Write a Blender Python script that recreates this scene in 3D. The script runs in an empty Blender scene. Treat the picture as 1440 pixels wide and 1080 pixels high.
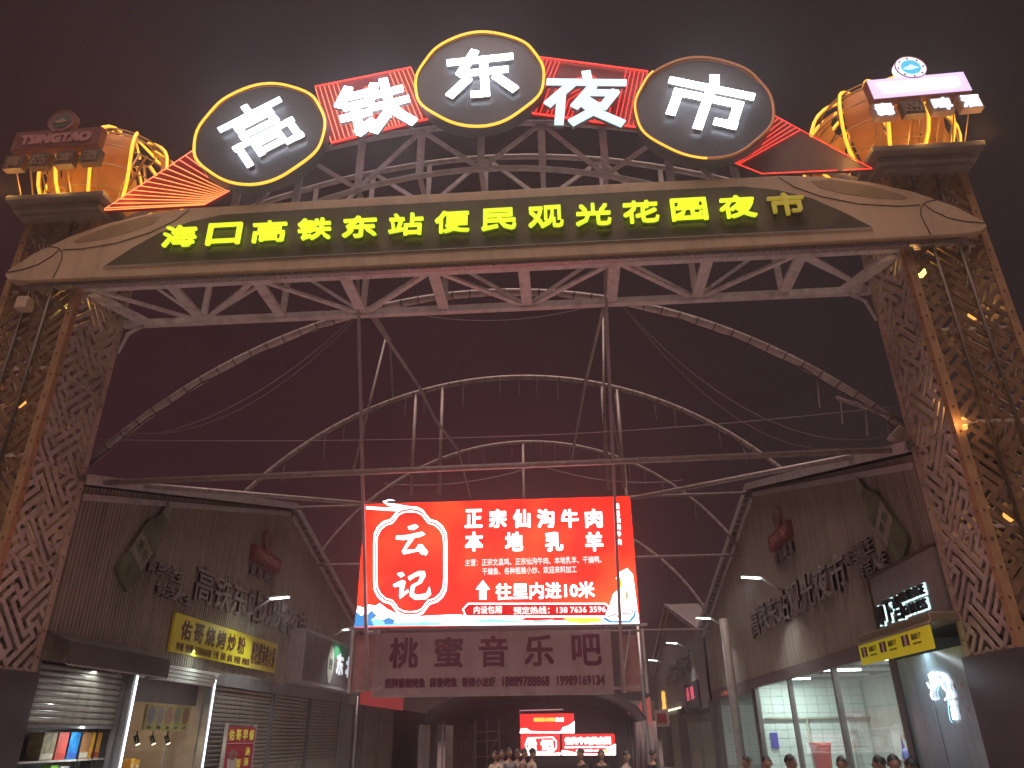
import bpy, bmesh, math, random
from mathutils import Vector, Matrix
random.seed(7)
S = bpy.context.scene
C = S.collection
R = math.radians

# ------------------------------------------------------------------ camera
EYE = Vector((0, 0, 1.6))
FPX = 1031.723                      # focal length in photograph pixels (1440 wide)
_p, _y, _r = R(25.647), R(3.775), R(-0.625)
CF = Vector((-math.sin(_y)*math.cos(_p), math.cos(_y)*math.cos(_p), math.sin(_p)))
_R0 = Vector((math.cos(_y), math.sin(_y), 0)); _U0 = _R0.cross(CF)
CR = _R0*math.cos(_r) + _U0*math.sin(_r); CU = CR.cross(CF)
cd = bpy.data.cameras.new('camera'); cam = bpy.data.objects.new('camera', cd); C.objects.link(cam)
cd.sensor_width = 36; cd.lens = FPX/1440*36; cd.clip_start = .05; cd.clip_end = 2000
cam.matrix_world = Matrix.Translation(EYE) @ Matrix((CR, CU, -CF)).transposed().to_4x4()
S.camera = cam

# ------------------------------------------------------------------ sky, night
W = bpy.data.worlds.new('World'); S.world = W; W.use_nodes = True
nt = W.node_tree; nt.nodes.clear()
wo = nt.nodes.new('ShaderNodeOutputWorld'); b1 = nt.nodes.new('ShaderNodeBackground'); b2 = nt.nodes.new('ShaderNodeBackground')
ad = nt.nodes.new('ShaderNodeAddShader'); sk = nt.nodes.new('ShaderNodeTexSky')
sk.sky_type = 'NISHITA'; sk.sun_disc = False; sk.sun_elevation = R(77); sk.sun_rotation = R(188)
b1.inputs[1].default_value = .0006
tc = nt.nodes.new('ShaderNodeTexCoord'); sx = nt.nodes.new('ShaderNodeSeparateXYZ'); cr = nt.nodes.new('ShaderNodeValToRGB')
cr.color_ramp.elements[0].position = 0; cr.color_ramp.elements[0].color = (.019, .0105, .0135, 1)
cr.color_ramp.elements[1].position = .85; cr.color_ramp.elements[1].color = (.0115, .0075, .0072, 1)
SKYNOISE = nt.nodes.new('ShaderNodeTexNoise'); SKYNOISE.inputs['Scale'].default_value = 1.6; SKYNOISE.inputs['Detail'].default_value = 3
mx = nt.nodes.new('ShaderNodeMapRange'); mx.inputs['From Min'].default_value = .3; mx.inputs['From Max'].default_value = .7; mx.inputs['To Min'].default_value = .55; mx.inputs['To Max'].default_value = 1.5
L = nt.links.new
L(tc.outputs['Generated'], sx.inputs[0]); L(sx.outputs[2], cr.inputs[0]); 
sw_x = nt.nodes.new('ShaderNodeValToRGB'); sw_x.color_ramp.elements[0].position = .15; sw_x.color_ramp.elements[0].color = (1.6, .62, .75, 1); sw_x.color_ramp.elements[1].position = .75; sw_x.color_ramp.elements[1].color = (.95, .95, .82, 1)
mrx = nt.nodes.new('ShaderNodeMapRange'); mrx.inputs['From Min'].default_value = -.8; mrx.inputs['From Max'].default_value = .8; L(sx.outputs[0], mrx.inputs[0]); L(mrx.outputs[0], sw_x.inputs[0])
mul = nt.nodes.new('ShaderNodeMixRGB'); mul.blend_type = 'MULTIPLY'; mul.inputs[0].default_value = 1; L(cr.outputs[0], mul.inputs[1]); L(sw_x.outputs[0], mul.inputs[2]); L(mul.outputs[0], b2.inputs[0])
L(tc.outputs['Generated'], SKYNOISE.inputs[0]); L(SKYNOISE.outputs[0], mx.inputs[0]); L(mx.outputs[0], b2.inputs[1])
L(sk.outputs[0], b1.inputs[0]); L(b1.outputs[0], ad.inputs[0]); L(b2.outputs[0], ad.inputs[1]); L(ad.outputs[0], wo.inputs[0])
# soft warm overhead light, added so the ground bounces light onto the gate
sl = bpy.data.lights.new('sun', 'SUN'); so = bpy.data.objects.new('sun', sl); C.objects.link(so)
sl.energy = 3.5; sl.angle = R(40); sl.color = (1, .73, .65)
so.rotation_euler = Vector((.03, .22, -1.0)).to_track_quat('-Z', 'Y').to_euler()
V = S.view_settings; V.view_transform = 'Standard'; V.look = 'None'; V.exposure = 0; V.gamma = 1; V.use_curve_mapping = False
S.cycles.use_denoising = True; S.cycles.max_bounces = 6; S.cycles.diffuse_bounces = 3; S.cycles.volume_bounces = 0
S.cycles.sample_clamp_indirect = 4; S.cycles.caustics_reflective = False; S.cycles.caustics_refractive = False

# ------------------------------------------------------------------ helpers
def ray(x, y): return CF + CR*((x-720)/FPX) + CU*((540-y)/FPX)
def PY(x, y, Y): d = ray(x, y); return EYE + d*(Y/d.y)
def PX(x, y, X): d = ray(x, y); return EYE + d*(X/d.x)

def col(o, **k):
    for a, b in k.items():
        if b is not None: o[a] = b
def thing(name, label, cat, loc=(0, 0, 0), group=None):
    o = bpy.data.objects.new(name, None); o.empty_display_size = .2; C.objects.link(o); o.location = loc
    col(o, label=label, category=cat, group=group); return o
def wloc(o):
    v = Vector((0, 0, 0))
    while o is not None: v += Vector(o.location); o = o.parent
    return v
class MB:
    def __init__(s): s.v = []; s.f = []; s.sm = []
    def add(s, vs, fs, smooth=False):
        n = len(s.v); s.v += [Vector(v) for v in vs]; s.f += [tuple(n+i for i in f) for f in fs]; s.sm += [smooth]*len(fs); return s
    def box(s, a, b):                       # axis aligned, two corners
        x0, x1 = sorted((a[0], b[0])); y0, y1 = sorted((a[1], b[1])); z0, z1 = sorted((a[2], b[2]))
        vs = [(x, y, z) for z in (z0, z1) for y in (y0, y1) for x in (x0, x1)]
        return s.add(vs, [(0,2,3,1),(4,5,7,6),(0,1,5,4),(2,6,7,3),(0,4,6,2),(1,3,7,5)])
    def bar(s, a, b, w, h=None, up=(0, 0, 1)):   # rectangular bar from a to b
        a = Vector(a); b = Vector(b); h = h or w; d = (b-a).normalized(); up = Vector(up)
        if abs(d.dot(up)) > .98: up = Vector((0, 1, 0))
        u = d.cross(up).normalized()*w/2; v = u.normalized().cross(d)*h/2
        vs = [p+i*u+j*v for p in (a, b) for i, j in ((-1,-1),(1,-1),(1,1),(-1,1))]
        return s.add(vs, [(0,1,2,3),(7,6,5,4),(0,4,5,1),(1,5,6,2),(2,6,7,3),(3,7,4,0)])
    def tube(s, pts, r, n=8, closed=False, smooth=True):
        pts = [Vector(p) for p in pts]; m = len(pts); vs = []; prev = None
        for i, p in enumerate(pts):
            if closed: t = pts[(i+1) % m]-pts[i-1]
            else: t = pts[min(i+1, m-1)]-pts[max(i-1, 0)]
            t.normalize()
            if prev is None: u = t.orthogonal().normalized()
            else: u = (prev - t*prev.dot(t)).normalized()
            prev = u; w = t.cross(u)
            vs += [p + (u*math.cos(2*math.pi*k/n)+w*math.sin(2*math.pi*k/n))*r for k in range(n)]
        fs = []
        for i in range(m if closed else m-1):
            j = (i+1) % m
            fs += [(i*n+k, i*n+(k+1) % n, j*n+(k+1) % n, j*n+k) for k in range(n)]
        if not closed: fs += [tuple(range(n))[::-1], tuple((m-1)*n+k for k in range(n))]
        return s.add(vs, fs, smooth)
    def prism(s, outline, o, ex, ey, depth):     # 2D outline in frame, extruded from o along ex x ey by depth (towards viewer)
        o = Vector(o); ex = Vector(ex); ey = Vector(ey); ez = ex.cross(ey).normalized()
        base = [o+ex*x+ey*y for x, y in outline]; n = len(base)
        from mathutils.geometry import tessellate_polygon
        tri = tessellate_polygon([[Vector((x, y, 0)) for x, y in outline]])
        ar = sum(outline[i-1][0]*outline[i][1]-outline[i][0]*outline[i-1][1] for i in range(n))
        vs = base+[b+ez*depth for b in base]; fs = []
        for t in tri:
            a, b, c = [outline[i] for i in t]
            cw = (b[0]-a[0])*(c[1]-a[1])-(b[1]-a[1])*(c[0]-a[0]) < 0
            t = t[::-1] if cw else t
            fs.append(tuple(n+i for i in t)); fs.append(tuple(t[::-1]))
        for i in range(n):
            j = (i+1) % n
            fs.append((i, j, n+j, n+i) if ar > 0 else (j, i, n+i, n+j))
        return s.add(vs, fs)
    def ringband(s, outer, inner, o, ex, ey, depth):
        o = Vector(o); ex = Vector(ex); ey = Vector(ey); ez = ex.cross(ey).normalized(); n = len(outer)
        P = lambda q, d: o+ex*q[0]+ey*q[1]+ez*d
        vs = [P(q, depth) for q in outer]+[P(q, depth) for q in inner]+[P(q, 0) for q in outer]+[P(q, 0) for q in inner]; fs = []
        for i in range(n):
            j = (i+1) % n
            fs += [(i, j, n+j, n+i), (2*n+i, 2*n+j, j, i), (n+i, n+j, 3*n+j, 3*n+i)]
        return s.add(vs, fs)
    def lathe(s, prof, c, n=20, squash=(1, 1)):   # profile (r,z)
        vs = []; m = len(prof)
        for r, z in prof: vs += [(c[0]+r*squash[0]*math.cos(2*math.pi*k/n), c[1]+r*squash[1]*math.sin(2*math.pi*k/n), c[2]+z) for k in range(n)]
        fs = [(i*n+k, i*n+(k+1) % n, (i+1)*n+(k+1) % n, (i+1)*n+k) for i in range(m-1) for k in range(n)]
        fs += [tuple(range(n))[::-1], tuple((m-1)*n+k for k in range(n))]
        return s.add(vs, fs, True)
    def mesh(s, name, m, org=(0, 0, 0)):
        me = bpy.data.meshes.new(name); org = Vector(org)
        me.from_pydata([v-org for v in s.v], [], s.f); me.polygons.foreach_set('use_smooth', s.sm)
        me.materials.append(m); me.validate(); me.update(); return me
    def build(s, name, m, parent=None, org=None, label=None, kind=None):
        o0 = wloc(parent) if parent is not None else Vector(org or (0, 0, 0))
        ob = bpy.data.objects.new(name, s.mesh(name, m, o0)); C.objects.link(ob)
        if parent is not None: ob.parent = parent
        else: ob.location = o0
        col(ob, label=label, kind=kind); return ob
def one(name, mb, m, label, cat, org=None, group=None):       # a thing that is one mesh
    if org is None:
        n = len(mb.v); org = (sum(v.x for v in mb.v)/n, sum(v.y for v in mb.v)/n, min(v.z for v in mb.v))
    o = mb.build(name, m, None, org); col(o, label=label, category=cat, group=group); return o
def bevel(o, w=.01, seg=2):
    md = o.modifiers.new('bevel', 'BEVEL'); md.width = w; md.segments = seg; md.limit_method = 'ANGLE'; return o
def struct(name, mb, m): return mb.build(name, m, None, (0, 0, 0), kind='structure')
def copy_tree(o, parent=None):
    c = o.copy(); C.objects.link(c); c.parent = parent
    for ch in list(o.children): copy_tree(ch, c)
    return c

# ---- materials
_m = {}
def mat(name, c=(.5, .5, .5), rough=.6, metal=0., emit=None, es=0., var=.12, scale=6., bump=.0, alpha=1., trans=0., dirt=0., stretch=None, streak=0.):
    if name in _m: return _m[name]
    m = bpy.data.materials.new(name); m.use_nodes = True; t = m.node_tree; N = t.nodes; Lk = t.links.new
    p = N['Principled BSDF']; p.inputs['Roughness'].default_value = rough; p.inputs['Metallic'].default_value = metal
    p.inputs['Alpha'].default_value = alpha; p.inputs['Transmission Weight'].default_value = trans
    cc = (*c, 1); p.inputs['Base Color'].default_value = cc
    if emit: p.inputs['Emission Color'].default_value = (*emit, 1); p.inputs['Emission Strength'].default_value = es
    if var > 0 or dirt > 0 or bump > 0:
        co = N.new('ShaderNodeTexCoord'); mp = N.new('ShaderNodeMapping'); Lk(co.outputs['Object'], mp.inputs[0])
        if stretch: mp.inputs['Scale'].default_value = stretch
        nz = N.new('ShaderNodeTexNoise'); nz.inputs['Scale'].default_value = scale; nz.inputs['Detail'].default_value = 6; nz.inputs['Roughness'].default_value = .65
        Lk(mp.outputs[0], nz.inputs[0])
        r1 = N.new('ShaderNodeValToRGB'); r1.color_ramp.elements[0].position = .3; r1.color_ramp.elements[1].position = .7
        r1.color_ramp.elements[0].color = (*[x*(1-var*1.6) for x in c], 1); r1.color_ramp.elements[1].color = (*[min(1, x*(1+var)) for x in c], 1)
        Lk(nz.outputs[0], r1.inputs[0]); out = r1.outputs[0]
        if dirt > 0:
            n2 = N.new('ShaderNodeTexNoise'); n2.inputs['Scale'].default_value = scale*.35; n2.inputs['Detail'].default_value = 8; n2.inputs['Roughness'].default_value = .75; Lk(mp.outputs[0], n2.inputs[0])
            r2 = N.new('ShaderNodeValToRGB'); r2.color_ramp.elements[0].position = .5; r2.color_ramp.elements[1].position = .68
            r2.color_ramp.elements[0].color = (0, 0, 0, 1); r2.color_ramp.elements[1].color = (dirt, dirt, dirt, 1); Lk(n2.outputs[0], r2.inputs[0])
            mm = N.new('ShaderNodeMixRGB'); Lk(r2.outputs[0], mm.inputs[0]); Lk(out, mm.inputs[1]); mm.inputs[2].default_value = (.09, .055, .035, 1); out = mm.outputs[0]
        if streak > 0:
            mp2 = N.new('ShaderNodeMapping'); Lk(co.outputs['Object'], mp2.inputs[0]); mp2.inputs['Scale'].default_value = (3, 3, .25)
            n3 = N.new('ShaderNodeTexNoise'); n3.inputs['Scale'].default_value = 2.2; n3.inputs['Detail'].default_value = 7; Lk(mp2.outputs[0], n3.inputs[0])
            r3 = N.new('ShaderNodeValToRGB'); r3.color_ramp.elements[0].position = .45; r3.color_ramp.elements[1].position = .75
            r3.color_ramp.elements[0].color = (0, 0, 0, 1); r3.color_ramp.elements[1].color = (streak, streak, streak, 1); Lk(n3.outputs[0], r3.inputs[0])
            m3 = N.new('ShaderNodeMixRGB'); Lk(r3.outputs[0], m3.inputs[0]); Lk(out, m3.inputs[1]); m3.inputs[2].default_value = (.06, .045, .035, 1); out = m3.outputs[0]
        Lk(out, p.inputs['Base Color'])
        if emit is None:
            mr = N.new('ShaderNodeMapRange'); mr.inputs['To Min'].default_value = max(.05, rough-.12); mr.inputs['To Max'].default_value = min(1, rough+.15)
            Lk(nz.outputs[0], mr.inputs[0]); Lk(mr.outputs[0], p.inputs['Roughness'])
        if bump > 0:
            bp = N.new('ShaderNodeBump'); bp.inputs['Strength'].default_value = bump; bp.inputs['Distance'].default_value = .02; Lk(nz.outputs[0], bp.inputs['Height']); Lk(bp.outputs[0], p.inputs['Normal'])
    _m[name] = m; return m
def glow(name, c=(1, 1, 1), s=1, base=None): return _m[name] if name in _m else mat(name, base or tuple(x*.5 for x in c), .5, emit=c, es=s, var=0)

steel = mat('truss_steel', (.53, .49, .49), .5, .0, var=.15, scale=8, dirt=.5, bump=.15)
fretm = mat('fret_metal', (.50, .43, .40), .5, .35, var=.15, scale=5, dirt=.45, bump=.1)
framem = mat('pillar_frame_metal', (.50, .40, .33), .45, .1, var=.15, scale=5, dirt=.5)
boardm = mat('board_paint', (.54, .385, .25), .5, var=.06, scale=1.5, dirt=.12, streak=.25)
insetm = mat('board_inset_paint', (.11, .088, .055), .35, var=.2, scale=2, streak=.4)
seamm = mat('seam_dark', (.09, .05, .03), .7, var=.1)
capm = mat('cap_coating', (.20, .17, .155), .6, var=.2, scale=4, dirt=.4)
darkm = mat('dark_sheet', (.075, .062, .08), .35, var=.15, scale=2, dirt=.2, bump=.05)
discm = mat('disc_panel', (.085, .082, .09), .35, var=.1, scale=2)
corr = mat('corrugated_steel', (.36, .31, .27), .5, .05, var=.12, scale=1.2, dirt=.35, streak=.45)
corr2 = mat('corrugated_steel_far', (.33, .29, .28), .5, .05, var=.12, scale=1.2, dirt=.35, streak=.45)
trimm = mat('roof_trim', (.46, .41, .41), .5, var=.15, dirt=.4)
pipem = mat('arch_pipe', (.34, .29, .28), .45, .1, var=.2, scale=9, dirt=.5)
wirem = mat('cable_black', (.05, .04, .04), .7, var=0)
wire2 = mat('cable_grey', (.30, .25, .26), .6, var=0)
shutm = mat('shutter_steel', (.33, .31, .27), .38, .35, var=.12, scale=3, dirt=.3, streak=.3)
alum = mat('aluminium', (.45, .45, .46), .35, .5, var=.1, scale=5)
black = mat('black_plastic', (.02, .02, .022), .45, var=0)
whitep = mat('white_paint', (.72, .72, .70), .5, var=.06, scale=3, dirt=.15)
greym = mat('grey_sheet', (.22, .22, .23), .55, var=.15, scale=3, dirt=.3, streak=.3)
glassm = mat('window_glass', (.8, .85, .85), .03, var=0, alpha=.12)
whiteglow = glow('letter_white_glow', (.86, .91, 1.), 11.0)
paleglow = glow('letter_pale_glow', (.62, .85, .95), 1.3)
yelglow = glow('letter_yellow_glow', (.78, .95, .02), 1.05)
yeldim = glow('letter_yellow_dim', (.75, .62, .05), .25, (.5, .4, .1))
amber = glow('neon_amber', (1., .46, .035), 1.8)
amber2 = glow('neon_amber_warm', (1., .44, .03), 1.5)
deadneon = glow('neon_failing', (1., .35, .10), .13)
redneon = glow('neon_red', (1., .045, .03), 1.9)
redneon2 = glow('neon_red_warm', (1., .20, .10), 2.2)
redneon3 = glow('neon_red_orange', (1., .33, .09), 1.9)
redback = mat('neon_backing_red', (.34, .004, .007), .5, var=.1)
brownback = mat('neon_backing_dark', (.16, .09, .07), .5, var=.1)
tubelamp = glow('tube_lamp', (.80, 1., .92), 9)
ledstrip = glow('led_strip', (.80, .90, 1.), 5)

_txt = {}
def text_mesh(s):
    if s in _txt: return _txt[s]
    cu = bpy.data.curves.new('text', 'FONT'); cu.body = s; cu.size = 1; cu.resolution_u = 2; cu.fill_mode = 'FRONT'
    o = bpy.data.objects.new('text', cu); C.objects.link(o)
    me = bpy.data.meshes.new_from_object(o)
    bpy.data.objects.remove(o); bpy.data.curves.remove(cu)
    vs = [v.co.copy() for v in me.vertices]; fs = [tuple(p.vertices) for p in me.polygons]; bpy.data.meshes.remove(me)
    x0 = min(v.x for v in vs); x1 = max(v.x for v in vs); y0 = min(v.y for v in vs); y1 = max(v.y for v in vs)
    vs = [((v.x-(x0+x1)/2)/(x1-x0), (v.y-(y0+y1)/2)/(y1-y0)) for v in vs]
    _txt[s] = (vs, fs, (x1-x0)/(y1-y0)); return _txt[s]
def tx(mb, s, c, ex, ey, w, h, depth=.004, bold=.0, rot=0., shear=0., sides=True):
    """letters of s filling a w x h box centred at c, facing ex x ey, with side walls; bold (m) fattens the strokes"""
    vs, fs, _ = text_mesh(s); c = Vector(c); ex = Vector(ex); ey = Vector(ey)
    if rot: ex, ey = ex*math.cos(rot)+ey*math.sin(rot), ey*math.cos(rot)-ex*math.sin(rot)
    ez = ex.cross(ey); n = len(vs); w -= 2*bold; h -= 2*bold
    FF = []; cnt = {}
    for f in fs:
        a, b, d = [vs[i] for i in f[:3]]
        if (b[0]-a[0])*(d[1]-a[1])-(b[1]-a[1])*(d[0]-a[0]) < 0: f = f[::-1]
        FF.append(f)
        for i in range(len(f)): cnt[(f[i], f[(i+1) % len(f)])] = 1
    top = [tuple(n+i for i in f) for f in FF]; wall = [(a, b, n+b, n+a) for (a, b) in cnt if (b, a) not in cnt]
    sh = [(0, 0)]
    if bold > 0:
        sh += [(a*bold, b*bold) for a in (-1, 1) for b in (-1, 1)]
        if h > .3: sh += [(bold, 0), (-bold, 0), (0, bold), (0, -bold)]
    for q, (dx, dy) in enumerate(sh):
        P = [c+ex*(x*w+shear*y*h+dx)+ey*(y*h+dy) for x, y in vs]; e = depth-q*.0004
        mb.add(P+[p+ez*e for p in P], top+(wall if sides else []))
    return mb
def bend(*p): return [(p[i], p[i+1]) for i in range(len(p)-1)]
HEAVY = {
 '高': ([((.5,-.01),(.5,.12))]+bend((0,.165),(1,.165)), [((.24,.27),(.24,.50)),((.76,.27),(.76,.50)),((.2,.30),(.8,.30)),((.2,.475),(.8,.475)),
        ((.02,.62),(.98,.62)),((.075,.6),(.075,1.0)),((.925,.6),(.925,.97)),((.97,.945),(.72,.945)),((.30,.725),(.70,.725)),((.30,.88),(.70,.88)),((.31,.70),(.31,.92)),((.69,.70),(.69,.9))]),
 '铁': ([((.20,.0),(.03,.30)),((.14,.17),(.44,.17)),((.10,.37),(.42,.37)),((.03,.58),(.43,.58)),((.24,.37),(.24,.93)),((.22,.93),(.44,.78))],
        [((.58,.05),(.47,.33)),((.54,.26),(.95,.26)),((.46,.50),(1.,.50)),((.73,.0),(.73,.5)),((.73,.48),(.66,.72)),((.67,.68),(.44,.97)),((.74,.52),(.84,.76)),((.82,.73),(.99,.97))]),
 '东': ([((.03,.17),(.97,.17)),((.42,-.02),(.20,.45)),((.20,.45),(.88,.45))], [((.55,.28),(.55,.95)),((.58,.94),(.36,.93)),((.30,.58),(.04,.90)),((.72,.58),(.97,.90))]),
 '夜': ([((.49,-.03),(.52,.13)),((0,.17),(1.,.17)),((.30,.22),(.03,.62)),((.19,.42),(.19,1.))], [((.58,.26),(.38,.66)),((.52,.38),(.90,.38)),((.88,.36),(.74,.66)),((.75,.63),(.36,.98)),((.54,.55),(.66,.66)),((.46,.56),(.62,.76)),((.60,.74),(.98,.98))]),
 '市': ([((.49,-.04),(.52,.13)),((0,.20),(1.,.20)),((.5,.2),(.5,1.))], [((.10,.41),(.90,.41)),((.14,.39),(.14,.84)),((.87,.39),(.87,.86)),((.91,.83),(.68,.83))]),
}
def heavy(mb, ch, c, ex, ey, w, h, depth, rot=0., t=.125, grow=0.):
    c = Vector(c); ex = Vector(ex); ey = Vector(ey)
    if rot: ex, ey = ex*math.cos(rot)+ey*math.sin(rot), ey*math.cos(rot)-ex*math.sin(rot)
    q = 0; thin = .82 if ch == '高' else 1.
    for grp in HEAVY[ch]:
        for (a, b) in grp:
            A = Vector(((a[0]-.5)*w, (.5-a[1])*h)); B = Vector(((b[0]-.5)*w, (.5-b[1])*h)); d = (B-A).normalized(); n = Vector((-d.y, d.x))
            hw = t*h*.5*thin*(.92 if abs(d.x) > .9 else 1.1)+grow; A = A-d*hw*.5; B = B+d*hw*.5
            mb.prism([tuple(A-n*hw), tuple(B-n*hw), tuple(B+n*hw), tuple(A+n*hw)], c, ex, ey, depth-q*.0006); q += 1
    return mb
XF, ZF = Vector((1, 0, 0)), Vector((0, 0, 1))         # frame facing the camera side (-Y)
YL = Vector((0, 1, 0))                                 # left wall frame (facing +X)
YR = Vector((0, -1, 0))                                # right wall frame (facing -X)
def circle(r, n=48, wob=0., ry=None): return [((r+wob*math.sin(5*a+r*3)+wob*.6*math.sin(9*a))*math.cos(a), ((ry or r)+wob*math.sin(4*a+1))*math.sin(a)) for a in [2*math.pi*i/n for i in range(n)]]
def point(name, loc, e, c, r=.05, parent=None):
    l = bpy.data.lights.new(name, 'POINT'); l.energy = e; l.color = c; l.shadow_soft_size = r
    o = bpy.data.objects.new(name, l); C.objects.link(o)
    if parent is not None: o.parent = parent; o.location = Vector(loc)-wloc(parent)
    else: o.location = loc
    return o
def area(name, loc, e, c, sx_, sy_, d, parent=None):
    l = bpy.data.lights.new(name, 'AREA'); l.energy = e; l.color = c; l.shape = 'RECTANGLE'; l.size = sx_; l.size_y = sy_
    o = bpy.data.objects.new(name, l); C.objects.link(o)
    o.rotation_euler = Vector(d).to_track_quat('-Z', 'Y').to_euler()
    if parent is not None: o.parent = parent; o.location = Vector(loc)-wloc(parent)
    else: o.location = loc
    return o

# ------------------------------------------------------------------ ground
struct('ground', MB().box((-400, -60, -.3), (400, 900, 0)), mat('paving_concrete', (.34, .305, .30), .55, var=.3, scale=3, dirt=.3, bump=.3))

# ================================================================== THE GATE
XLo, XLi, XRi, XRo = -8.443, -7.215, 5.030, 6.261
YA, YB = 9.0, 10.231
ZB, ZC = 2.442, 9.20
CX = (XLo+XRo)/2
def fret_mb(w, h, flip=False, unit=.134, wd=.068, dp=.022, ph=(0, 0), seedv=0):
    """interlocking key-fret lattice laid at 45 degrees, clipped to a w x h panel; local x, z; front at y=0"""
    mb = MB(); Lq = 4; s = 1/math.sqrt(2)
    segs = []
    n = int((w+h)/unit/Lq)+3
    for i in range(-n, n):
        for j in range(-n, n):
            x, y = i*Lq, j*Lq
            segs += [((x-1, y), (x+1, y), 0), ((x, y-1), (x, y+1), 1)]
            if (i+j) % 2 == 0:      # chiral partners joined by long strokes
                segs += [((x+1, y), (x+1, y+Lq), 1), ((x-1, y-Lq), (x-1, y), 1), ((x-Lq, y+1), (x, y+1), 0), ((x, y-1), (x+Lq, y-1), 0), ((x+2, y-1), (x+2, y+Lq+1), 1)]
            else: segs += [((x-1, y+2), (x+Lq+1, y+2), 0)]
    hw = wd/2
    for a, b, k in segs:
        q = []
        for (x, y) in (a, b):
            x = x*unit+ph[0]; y = y*unit+ph[1]; q.append(((x-y)*s+w/2, (x+y)*s+h/2))
        (x0, y0), (x1, y1) = q; dx, dy = x1-x0, y1-y0; ln = math.hypot(dx, dy); ux, uy = dx/ln, dy/ln
        x0 -= ux*hw; y0 -= uy*hw; x1 += ux*hw; y1 += uy*hw; dx, dy = x1-x0, y1-y0
        t0, t1 = 0., 1.; ok = True
        for p_, q_ in ((-dx, x0), (dx, w-x0), (-dy, y0), (dy, h-y0)):
            if abs(p_) < 1e-9: continue
            r_ = q_/p_
            if p_ < 0: t0 = max(t0, r_)
            else: t1 = min(t1, r_)
        if t1-t0 < .02: continue
        A = (x0+dx*t0, y0+dy*t0); B = (x0+dx*t1, y0+dy*t1)
        off = 0 if k == 0 else -.0025
        px, py = -uy*hw, ux*hw
        P = [(A[0]+px, A[1]+py), (A[0]-px, A[1]-py), (B[0]-px, B[1]-py), (B[0]+px, B[1]+py)]
        if flip: P = [(w-x, y) for x, y in P][::-1]
        mb.add([(x, off, y) for x, y in P]+[(x, off+dp, y) for x, y in P], [(0,1,2,3),(7,6,5,4),(0,4,5,1),(1,5,6,2),(2,6,7,3),(3,7,4,0)])
    return mb
PW = XRo-XRi; BD = .11
PZ = [ZB+.02+i*(ZC-ZB-.02)/5 for i in range(6)]
ph_ = PZ[1]-PZ[0]
front_brown = mat('fret_front_brown', (.27, .165, .10), .45, .45, var=.2, scale=5, dirt=.5, bump=.1)  # front panels and front posts are browner and darker than the other faces
frameb = mat('frame_front_brown', (.40, .235, .13), .45, .2, var=.15, scale=5, dirt=.4)
fret_front = [fret_mb(PW-2*BD, ph_-.03, flip, ph=(.05*k, .11*k)).mesh('fret_panel', front_brown) for k, flip in ((0, False), (1, True), (2, False))]
fret_meshes = [fret_mb(PW-2*BD, ph_-.03, flip, ph=(.05*k, .11*k)).mesh('fret_panel', fretm) for k, flip in ((0, False), (1, True), (2, False))]
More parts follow.
